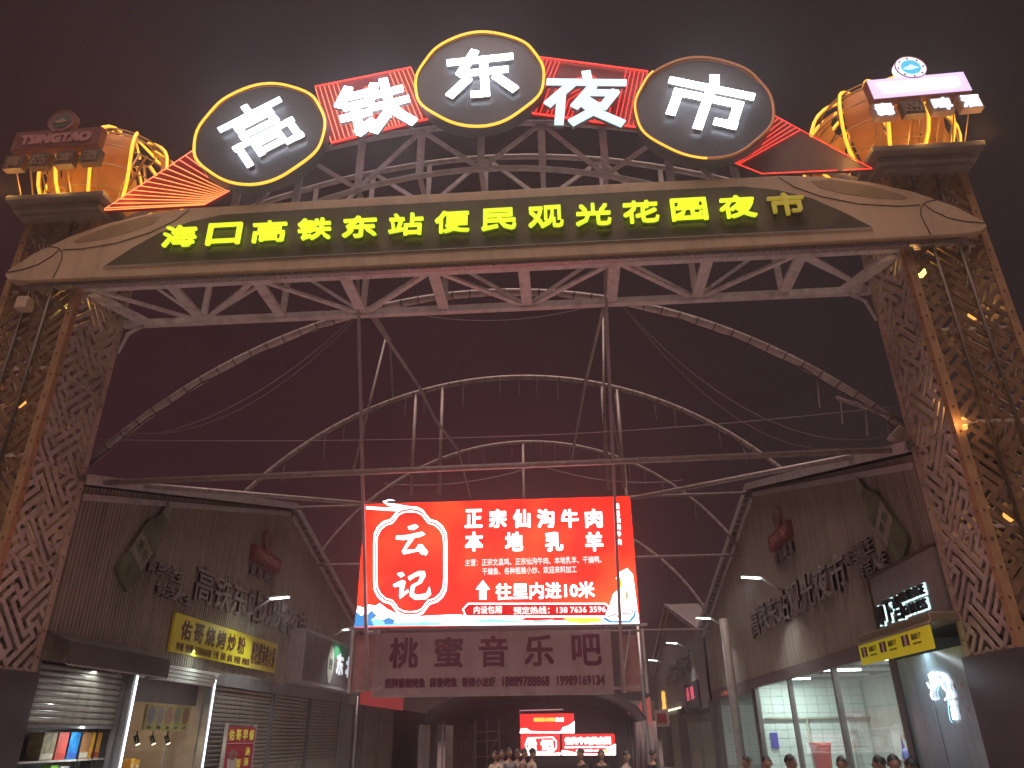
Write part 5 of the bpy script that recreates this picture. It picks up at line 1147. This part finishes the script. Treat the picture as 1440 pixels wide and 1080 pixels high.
# neon doodle on the drinks shop glass
t = thing('neon_doodle', 'white neon line drawing of a striding figure on the drinks shop glass', 'neon sign', (XR-.04, 11, 1.6))
nd = glow('neon_white_glow', (.88, .92, 1.), 4)
def npx(pts, r=.012, m=nd): MB().tube([PX(x, y, XR-.045) for x, y in pts], r, 5).build('neon_tube', m, t)
npx([(1308, 955), (1306, 949), (1311, 945), (1315, 949), (1313, 955), (1308, 958)]); npx([(1311, 950), (1318, 946), (1324, 947), (1327, 954), (1321, 958), (1315, 955)])
npx([(1317, 957), (1310, 970), (1309, 977), (1312, 983), (1316, 983)]); npx([(1321, 957), (1327, 968), (1332, 973), (1332, 981), (1329, 984)])
npx([(1304, 960), (1307, 967), (1310, 962), (1316, 957)]); npx([(1324, 950), (1331, 957), (1335, 968), (1337, 974)]); npx([(1327, 948), (1330, 954), (1334, 960)])
npx([(1321, 963), (1318, 974), (1321, 983)], .006, glow('neon_cyan_glow', (.4, .85, 1.), 1.5)); npx([(1333, 985), (1334, 1000), (1336, 1012), (1339, 1016)], .006, glow('neon_cyan_glow'))
for i, (x, y) in enumerate(((1338, 989), (1340, 998), (1341, 1004), (1342, 1009), (1337, 978))): npx([(x-2, y-3), (x+2, y-3), (x+2.5, y+2), (x-1.5, y+2), (x-2, y-3)], .012)

# ================================================================== END OF THE LANE
t = thing('canopy', 'dark arched tent canopy closing the lane below the pink banner', 'canopy', (-1.1, 26, 2), None)
prof = [(-4.75, 2.05), (-4.5, 2.42), (-3.9, 2.72), (-3.2, 2.95), (-1.1, 3.15), (1.0, 2.95), (1.7, 2.72), (2.2, 2.42), (2.45, 2.05)]
cm_ = mat('canopy_dark', (.055, .04, .05), .7, var=.2, scale=2)
m = MB(); Y0, Y1 = 26., 38.
vs = [(x, y, z) for y in (Y0, Y1) for x, z in prof]+[(x, y, z-.03) for y in (Y0, Y1) for x, z in prof]; q = len(prof)
fs = [(i, i+1, q+i+1, q+i) for i in range(q-1)]+[(2*q+i, 3*q+i, 3*q+i+1, 2*q+i+1) for i in range(q-1)]+[(i, 2*q+i, 2*q+i+1, i+1) for i in range(q-1)]
m.add(vs, fs).build('canopy_skin', cm_, t)
MB().tube([(x, Y0-.03, z) for x, z in prof], .03, 6).build('canopy_rim', black, t)
MB().add([(-4.7, Y1, 0), (2.4, Y1, 0), (2.4, Y1, 3.1), (-4.7, Y1, 3.1)], [(0, 1, 2, 3)]).build('canopy_back', mat('canopy_back_purple', (.12, .06, .09), .8), t)
for x in (-4.7, 2.4): MB().bar((x, 30, 0), (x, 30, 2.3), .06).build('post', steel, t)
for x0, x1, lab, c in ((-4.3, -3.5, 'pleated beige curtain at the left of the canopy', (.36, .26, .24)), (1.75, 3.2, 'pleated grey curtain at the right of the canopy', (.30, .25, .25))):
    n = 30; pts = [(x0+(x1-x0)*i/n, 30+.07*math.sin(i*1.7)) for i in range(n+1)]
    m = MB(); m.add([(x, y, 0) for x, y in pts]+[(x, y, 2.05+.03*math.sin(x*5)) for x, y in pts], [(i, i+1, n+2+i, n+1+i) for i in range(n)], True)
    o = one('curtain', m, mat('curtain_%d' % (c[0]*100), c, .8, var=.2), lab, 'curtain', (x0, 30, 0)); sd = o.modifiers.new('solid', 'SOLIDIFY'); sd.thickness = .01
t = thing('scaffold', 'thin steel scaffold frame beside the left curtain', 'scaffold', (-3.0, 29, 0))
for x in (-3.35, -2.95, -2.5): MB().tube([(x, 29, 0), (x, 29, 2.15)], .018, 6).build('upright', steel, t)
for z in (.95, 1.45, 1.75): MB().tube([(-3.35, 29, z), (-2.5, 29, z+.02)], .015, 6).build('ledger', steel, t)
MB().tube([(-2.9, 29, .9), (-2.5, 29, 1.75)], .012, 6).build('brace', steel, t)
# far screens
def screen(x0, x1, z0, z1, y, lab):
    t = thing('led_screen', lab, 'screen', ((x0+x1)/2, y, z0), 'small red screens at the lane end')
    MB().box((x0-.02, y+.01, z0-.02), (x1+.02, y+.12, z1+.02)).build('cabinet', black, t)
    MB().box((x0, y, z0), (x1, y+.008, z1)).build('display', glow('far_screen_red_glow', (1., .035, .03), 1.15), t); return t
YE = 30.3
def pe(x, y): return PY(x, y, YE-.01)
def epoly(t, pts, nm, m, d=0):
    q = [(pe(x, y).x, pe(x, y).z) for x, y in pts]
    if sum(q[i-1][0]*q[i][1]-q[i][0]*q[i-1][1] for i in range(len(q))) < 0: q = q[::-1]
    MB().prism(q, (0, YE-.004-d, 0), XF, ZF, .003).build(nm, m, t)
def etext(t, s, x0, x1, y0, y1, m, b=.01):
    a, c = pe(x0, (y0+y1)/2), pe(x1, (y0+y1)/2); tx(MB(), s, ((a.x+c.x)/2, YE-.012, (a.z+c.z)/2), XF, ZF, c.x-a.x, pe(x0, y0).z-pe(x0, y1).z, .004, b).build('lettering', m, t)
a, b = pe(731, 1004), pe(808, 1031); t = screen(a.x, b.x, b.z+.01, a.z, YE, 'small upper red screen at the lane end with yellow characters')
etext(t, '老爸茶大排档', 750, 780, 1009, 1015, syel); etext(t, '烧烤', 781, 793, 1009, 1015, sw)
epoly(t, [(731, 1031), (732, 1025), (740, 1024), (746, 1028), (765, 1029), (788, 1029), (791, 1023), (800, 1020), (808, 1014), (808, 1031)], 'cloud_print', sw)
a, b = pe(732, 1032), pe(788, 1062); t = screen(a.x, b.x, b.z, a.z-.01, YE, 'small lower left red screen with two white characters in a frame')
etext(t, '云', 742, 755, 1040, 1055, sw, .03); etext(t, '记', 760, 779, 1040, 1055, sw, .03)
fr = [(738, 1047), (742, 1037), (778, 1036), (783, 1042), (783, 1052), (778, 1058), (742, 1058)]
c0 = (761, 1047); P = [pe(x, y) for x, y in fr]; Q = [pe(c0[0]+(x-c0[0])*.93, c0[1]+(y-c0[1])*.86) for x, y in fr]
MB().ringband([(p.x, p.z) for p in P][::-1], [(p.x, p.z) for p in Q][::-1], (0, YE-.01, 0), XF, ZF, .003).build('frame_print', sw, t)
epoly(t, [(732, 1062), (733, 1056), (745, 1059), (770, 1060), (788, 1058), (788, 1062)], 'cloud_print', sw)
a, b = pe(790, 1032), pe(866, 1062); t = screen(a.x, b.x, b.z, a.z-.01, YE, 'small lower right red screen with a long white heading')
etext(t, '仙沟牛肉美食园', 794, 859, 1036, 1047, sw, .02); etext(t, '正宗文昌鸡 仙沟牛肉 本地乳羊 欢迎来料加工', 794, 855, 1049, 1052, sw, .003); etext(t, '内设包厢 预定热线 13876363596', 810, 850, 1054, 1057, sw, .003)
epoly(t, [(790, 1062), (790, 1055), (800, 1056), (812, 1059), (840, 1060), (848, 1056), (856, 1050), (866, 1046), (866, 1062)], 'cloud_print', sw); epoly(t, [(790, 1060), (796, 1057), (803, 1060)], 'wave_print', saqua, .004); epoly(t, [(846, 1058), (852, 1053), (856, 1059)], 'lemon_print', syel, .004)
pipe('tube_light', (-1.8, 29.5, 2.45), (-.2, 29.5, 2.47), .02, glow('dim_pink_tube', (1., .45, .5), .5), 'dim pink tube light above the upper red screen', 'tube light')
# red festoon corner and dim wall behind the pink banner
one('end_wall', MB().box((-7.2, 47, 0), (5., 47.2, 3.4)), corr2, 'corrugated cross wall closing the far end of the lane', 'wall')
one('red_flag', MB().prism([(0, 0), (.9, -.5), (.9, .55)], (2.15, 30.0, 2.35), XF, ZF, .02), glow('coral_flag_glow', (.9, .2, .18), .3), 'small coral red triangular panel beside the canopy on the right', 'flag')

# ================================================================== PEOPLE
skin = mat('skin', (.42, .24, .17), .5, var=.08); hairm = mat('hair_black', (.018, .015, .014), .45, var=.2, scale=40, bump=.3)
def skinmesh(verts, edges, radii, name, m, parent, root=0, sub=2):
    me = bpy.data.meshes.new(name); me.from_pydata(verts, edges, []); me.update()
    o = bpy.data.objects.new(name, me); C.objects.link(o)
    md = o.modifiers.new('skin', 'SKIN'); md.use_smooth_shade = True
    for i, v in enumerate(me.skin_vertices[0].data): r = radii[i]; v.radius = (r, r) if not isinstance(r, tuple) else r; v.use_root = (i == root)
    s2 = o.modifiers.new('sub', 'SUBSURF'); s2.levels = sub; s2.render_levels = sub
    dg = bpy.context.evaluated_depsgraph_get(); me2 = bpy.data.meshes.new_from_object(o.evaluated_get(dg)); bpy.data.objects.remove(o)
    me2.name = name; me2.materials.clear(); me2.materials.append(m)
    for p in me2.polygons: p.use_smooth = True
    o = bpy.data.objects.new(name, me2); C.objects.link(o); o.parent = parent; return o
def head_mesh(mb, c, r=.098):
    """egg shaped head with jaw, nose, brow and ears; faces +y"""
    n, mm = 20, 14; vs = []
    for i in range(mm+1):
        la = -math.pi/2+math.pi*i/mm
        for k in range(n):
            lo = 2*math.pi*k/n; x = math.cos(la)*math.cos(lo)*r*.80; y = math.cos(la)*math.sin(lo)*r*1.0; z = math.sin(la)*r*1.22
            if z < 0 and y > 0: x *= 1-.28*(-z/(r*1.22)); y *= 1-.06*(-z/(r*1.22))
            if y > r*.8 and abs(x) < r*.3 and -.35*r < z < .15*r: y += r*.20*(1-abs(x)/(r*.3))*(1 if z < 0 else .5)
            if y > r*.6 and .05*r < z < .25*r and abs(x) > r*.15: y -= r*.07
            vs.append((c[0]+x, c[1]+y, c[2]+z))
    fs = [(i*n+k, i*n+(k+1) % n, (i+1)*n+(k+1) % n, (i+1)*n+k) for i in range(mm) for k in range(n)]
    mb.add(vs, fs, True)
    return mb
def make_person(standing=False):
    t = bpy.data.objects.new('person', None); C.objects.link(t); t.empty_display_size = .2
    zs = .45 if not standing else .92; z = zs
    V_ = [(0, 0, z+.06), (0, .02, z+.22), (0, .0, z+.42), (0, -.01, z+.56), (0, .0, z+.64), (0, .02, z+.70)]
    rad = [.135, .12, .14, .10, .052, .052]; Ed = [(0, 1), (1, 2), (2, 3), (3, 4), (4, 5)]
    A = []
    for s in (-1, 1):
        i0 = len(V_)
        V_ += [(s*.15, -.01, z+.53), (s*.20, .0, z+.48), (s*.24, .06, z+.26), (s*.17, .26, z+.24), (s*.13, .36, z+.26)] if not standing else [(s*.15, -.01, z+.53), (s*.20, 0, z+.48), (s*.24, .0, z+.24), (s*.23, .16, z+.10), (s*.20, .26, z+.12)]
        rad += [.065, .058, .045, .034, .028]; Ed += [(3, i0), (i0, i0+1), (i0+1, i0+2), (i0+2, i0+3), (i0+3, i0+4)]; A.append(i0+4)
        i1 = len(V_)
        V_ += [(s*.10, .02, z), (s*.12, .40, z+.03), (s*.12, .42, .08), (s*.12, .55, .04)] if not standing else [(s*.10, 0, z-.05), (s*.10, .02, z-.45), (s*.10, -.02, .08), (s*.10, .12, .04)]
        rad += [.095, .065, .045, .035]; Ed += [(0, i1), (i1, i1+1), (i1+1, i1+2), (i1+2, i1+3)]
    body = skinmesh(V_, Ed, rad, 'body', skin, t)
    hz = z+.83
    hm = MB(); head_mesh(hm, (0, .03, hz))
    for s in (-1, 1): hm.tube([(s*.078, .02, hz-.03), (s*.088, .01, hz), (s*.08, .02, hz+.03)], .014, 6)
    hm.build('head', skin, t)
    em = MB()
    for s in (-1, 1): em.lathe([(.002, -.004), (.010, 0), (.002, .004)], (s*.032, .122, hz+.012), 8)
    em.build('eyes', black, t); MB().tube([(-.022, .112, hz-.055), (0, .120, hz-.057), (.022, .112, hz-.055)], .005, 5).build('mouth', mat('lips', (.30, .10, .08), .5), t)
    # hands
    for s, i in zip((-1, 1), A):
        p = Vector(V_[i]); m = MB(); m.tube([p, p+Vector((0, .05, .0)), p+Vector((0, .085, -.005))], .028, 8)
        for f in range(4):
            x = (f-1.5)*.016; l = (.06, .075, .07, .055)[f]; m.tube([p+Vector((x, .08, 0)), p+Vector((x, .08+l*.6, -.008)), p+Vector((x*.9, .08+l, -.028))], .0085, 6)
        m.tube([p+Vector((-s*.02, .02, 0)), p+Vector((-s*.045, .05, -.005)), p+Vector((-s*.04, .08, -.015))], .010, 6); m.build('hand', skin, t)
    # clothing
    k = 6
    sv = [(0, 0, z+.02), (0, .02, z+.22), (0, .0, z+.42), (0, -.01, z+.565)]; sr = [.152, .14, .158, .105]; se = [(0, 1), (1, 2), (2, 3)]
    for s in (-1, 1):
        i0 = len(sv); sv += [(s*.15, -.01, z+.54), (s*.205, 0, z+.485), (s*.225, .03, z+.37)]; sr += [.08, .075, .065]; se += [(3, i0), (i0, i0+1), (i0+1, i0+2)]
    skinmesh(sv, se, sr, 'shirt', mat('shirt_base', (.5, .5, .5), .8), t)
    tv = [(0, 0, z+.05)]; tr_ = [.15]; te = []
    for s in (-1, 1):
        i0 = len(tv); tv += [(s*.10, .04, z), (s*.12, .40, z+.03), (s*.12, .42, .16)] if not standing else [(s*.10, 0, z-.06), (s*.10, .02, z-.45), (s*.10, -.02, .14)]
        tr_ += [.11, .08, .065]; te += [(0, i0), (i0, i0+1), (i0+1, i0+2)]
    skinmesh(tv, te, tr_, 'trousers', mat('trousers_dark', (.05, .05, .07), .8), t)
    # hair cap
    n, mm = 22, 9; vs = []; r = .108
    for i in range(mm+1):
        la = math.pi/2-(math.pi*.62)*i/mm
        for q in range(n):
            lo = 2*math.pi*q/n; fr_ = max(0, math.sin(lo)); la2 = max(la, .42*fr_-.0) if i > 3 else la
            rr = r*(1+.05*math.sin(q*5+i*2.3))
            vs.append((math.cos(la2)*math.cos(lo)*rr*.86, .018+math.cos(la2)*math.sin(lo)*rr*1.0, hz+.008+math.sin(la2)*rr*1.18))
    fs = [(i*n+q, i*n+(q+1) % n, (i+1)*n+(q+1) % n, (i+1)*n+q)[::-1] for i in range(mm) for q in range(n)]
    MB().add(vs, fs, True).build('hair', hairm, t)
    return t
psit = make_person(False); pstand = make_person(True); used = {id(psit): False, id(pstand): False}
shirts = {'black': (.02, .02, .022), 'white': (.6, .6, .58), 'red': (.6, .05, .04), 'blue': (.10, .12, .45), 'cream': (.55, .46, .30), 'grey': (.25, .24, .25), 'beige': (.45, .36, .30), 'brown': (.2, .12, .1)}
def place(src, x, y, rz, sh, lab, cap=None, dz=0, grp='people in the lane'):
    first = src in (psit, pstand) and not used[id(src)]
    o = src if first else copy_tree(src)
    used[id(src)] = True
    o.location = (x, y, dz); o.rotation_euler.z = rz; o.scale = (random.uniform(.88, .96),)*2+(random.uniform(.89, .945),); col(o, label=lab, category='person', group=grp)
    for ch in o.children:
        if ch.name.startswith('shirt'):
            ch.material_slots[0].link = 'OBJECT'; ch.material_slots[0].material = mat('shirt_'+sh, shirts[sh], .85, var=.12, scale=12)
    return o
def stool(x, y, lab):
    t = thing('stool', lab, 'stool', (x, y, 0), 'red plastic stools')
    rm = mat('stool_red', (.5, .04, .03), .4); MB().lathe([(.14, 0), (.15, .02), (.14, .04)], (x, y, .41), 14).build('seat', rm, t)
    for a in range(4): MB().bar((x+.11*math.cos(a*1.571+.785), y+.11*math.sin(a*1.571+.785), .42), (x+.16*math.cos(a*1.571+.785), y+.16*math.sin(a*1.571+.785), 0), .025).build('leg', rm, t)
PP = []
def at_head(x, y, Y, sit=True):   # put a head where the photograph has it, standing on the ground plane
    p = PY(x, y, Y); return p.x
folk = [(1238, 12.4, 'black', 'seated person in a black top leftmost of the three near the drinks shop', 1.2), (1256, 12.0, 'black', 'seated person in black with back turned, middle of the three near the drinks shop', 3.0),
        (1283, 11.9, 'cream', 'seated person in a cream shirt rightmost of the three near the drinks shop', .7), (1184, 12.8, 'red', 'seated person in a bright red top and dark cap of hair before the eatery panes', 2.6)]
for i, (px, Y, sh, lab, rz) in enumerate(folk):
    x = PY(px, 1070, Y).x; place(psit, x, Y, rz, sh, lab); stool(x, Y-.02, 'red plastic stool under the '+sh+' topped person number %s from the right' % ('four', 'three', 'two', 'five')[i] if False else ('red stool under the leftmost of three people near the drinks shop', 'red stool under the middle of three people near the drinks shop', 'red stool under the cream shirted person', 'red stool under the person in bright red')[i])
x = PY(1241, 1056, 14.2).x; place(pstand, XR+1.15, 15.5, 1.9, 'blue', 'person in a blue shirt standing inside the eatery looking left', dz=-.10)
for i, (px, Y, sh, lab) in enumerate(((1052, 14.5, 'black', 'seated person in black near the white column foot'), (1078, 13.8, 'black', 'seated person in black left of the row before the eatery'), (1110, 13.2, 'black', 'seated person in black in the middle of the row before the eatery'))):
    x = PY(px, 1072, Y).x; place(psit, x, Y, 2+i, sh, lab); stool(x, Y, ('red stool under the person near the white column', 'red stool under the left person of the eatery row', 'red stool under the middle person of the eatery row')[i])
for i, (px, Y, sh, lab) in enumerate(((697, 25, 'beige', 'person in beige at the left end of the table under the canopy'), (706, 25.6, 'beige', 'second person from the left at the canopy table'), (716, 25.2, 'grey', 'third person from the left at the canopy table'), (727, 25.4, 'beige', 'pale topped person in the middle of the canopy table'),
        (736, 25.0, 'brown', 'brown topped person right of the middle at the canopy table'), (748, 24.6, 'beige', 'person at the right end of the canopy table leaning in'))):
    x = PY(px, 1062, Y-3.2).x; place(psit, x, Y-3.2, 2.6+i*.5, sh, lab); stool(x, Y-3.2, 'red stool of the '+('first', 'second', 'third', 'fourth', 'fifth', 'sixth')[i]+' diner from the left at the canopy table')
table(-1.75, 21.0, 'long table of the diners under the canopy', 2.2, .8)
for i, (px, Y, sh, lab) in enumerate(((818, 20, 'black', 'dark dressed person below the far screens, left'), (846, 20.5, 'black', 'dark dressed person below the far screens, middle'), (880, 19.5, 'grey', 'dark dressed person below the far screens, right'), (918, 21, 'black', 'person in black at the foot of the slim grey post'))):
    x = PY(px, 1072, Y).x; place(psit, x, Y, 2.2+i, sh, lab); stool(x, Y, ('red stool under the left dark person below the far screens', 'red stool under the middle dark person below the far screens', 'red stool under the right dark person below the far screens', 'red stool beside the slim grey post')[i])

# ---- nest details one level deeper: thing > part > sub-part
def base(n): return n.split('.')[0]
def nest(root, child, host):
    ch = [c for c in root.children if base(c.name) == child]; hs = [c for c in root.children if base(c.name) == host]
    if not ch or not hs: return
    for i, c in enumerate(ch): c.parent = hs[i] if len(ch) == len(hs) else hs[0]
RULES = {'round_sign': (('character_side', 'character'), ('inner_wire', 'disc')), 'name_board': (('character_back', 'character'), ('trim_strip', 'inset_panel'), ('panel_seam', 'board_body')),
 'rooftop_sign': (('lettering', 'sign_face'), ('emblem_mark', 'emblem_disc'), ('emblem_field', 'emblem_disc'), ('emblem_letter', 'emblem_disc'), ('emblem_rim', 'emblem_disc')),
 'wall_lamp': (('lamp_panel', 'housing'),), 'wall_lettering': (('character_face', 'character'),), 'wall_slogan': (('character_face', 'character'),),
 'bottle_emblem': (('bottle_shine', 'bottle_body'), ('bottle_cap', 'bottle_body')), 'wall_emblem': (('lettering', 'sign_case'),), 'neon_sign': (('character_side', 'character'),),
 'goods_box': (('printed_band', 'carton'), ('label_print', 'carton')), 'gold_carton': (('label_print', 'carton'),), 'spot_lamp': (('lamp_lens', 'lamp_can'),),
 'menu_sign': (('rule', 'board'), ('bowl_picture', 'board'), ('noodle_picture', 'board')), 'pipe_arch': (('clamp_rings', 'arch_pipe'), ('cable', 'arch_pipe')),
 'billboard': (('wave_print', 'cloud_print'), ('bowl_inner', 'bowl_print'), ('bowl_mark', 'bowl_print')), 'bucket': (('sticker', 'body'),), 'person': (('eyes', 'head'), ('mouth', 'head'), ('hair', 'head')),
 'sign_box': (('green_patch', 'sign_face'),), 'roller_awning': (('printed_figure', 'valance'),)}
for o in list(C.objects):
    if o.parent is None and base(o.name) in RULES:
        for a_, b_ in RULES[base(o.name)]:
            try: nest(o, a_, b_)
            except Exception: pass

hz_ = MB().box((-410, -70, -1.3), (410, 910, 13.5)).build('haze', mat('haze_air', var=0), None, (0, 0, 0), kind='stuff')
_h = bpy.data.materials['haze_air'].node_tree; _h.nodes.remove(_h.nodes['Principled BSDF'])
_v = _h.nodes.new('ShaderNodeVolumePrincipled'); _v.inputs['Density'].default_value = .0072; _v.inputs['Color'].default_value = (.9, .85, .88, 1); _v.inputs['Anisotropy'].default_value = .84
_h.links.new(_v.outputs[0], _h.nodes['Material Output'].inputs['Volume'])


for o in list(C.objects):      # the shelf stands right behind the half lowered shutter
    if o.parent is None and base(o.name) in ('goods_box', 'shop_shelf'): o.location = Vector(o.location)+Vector((.42, .25, 0))
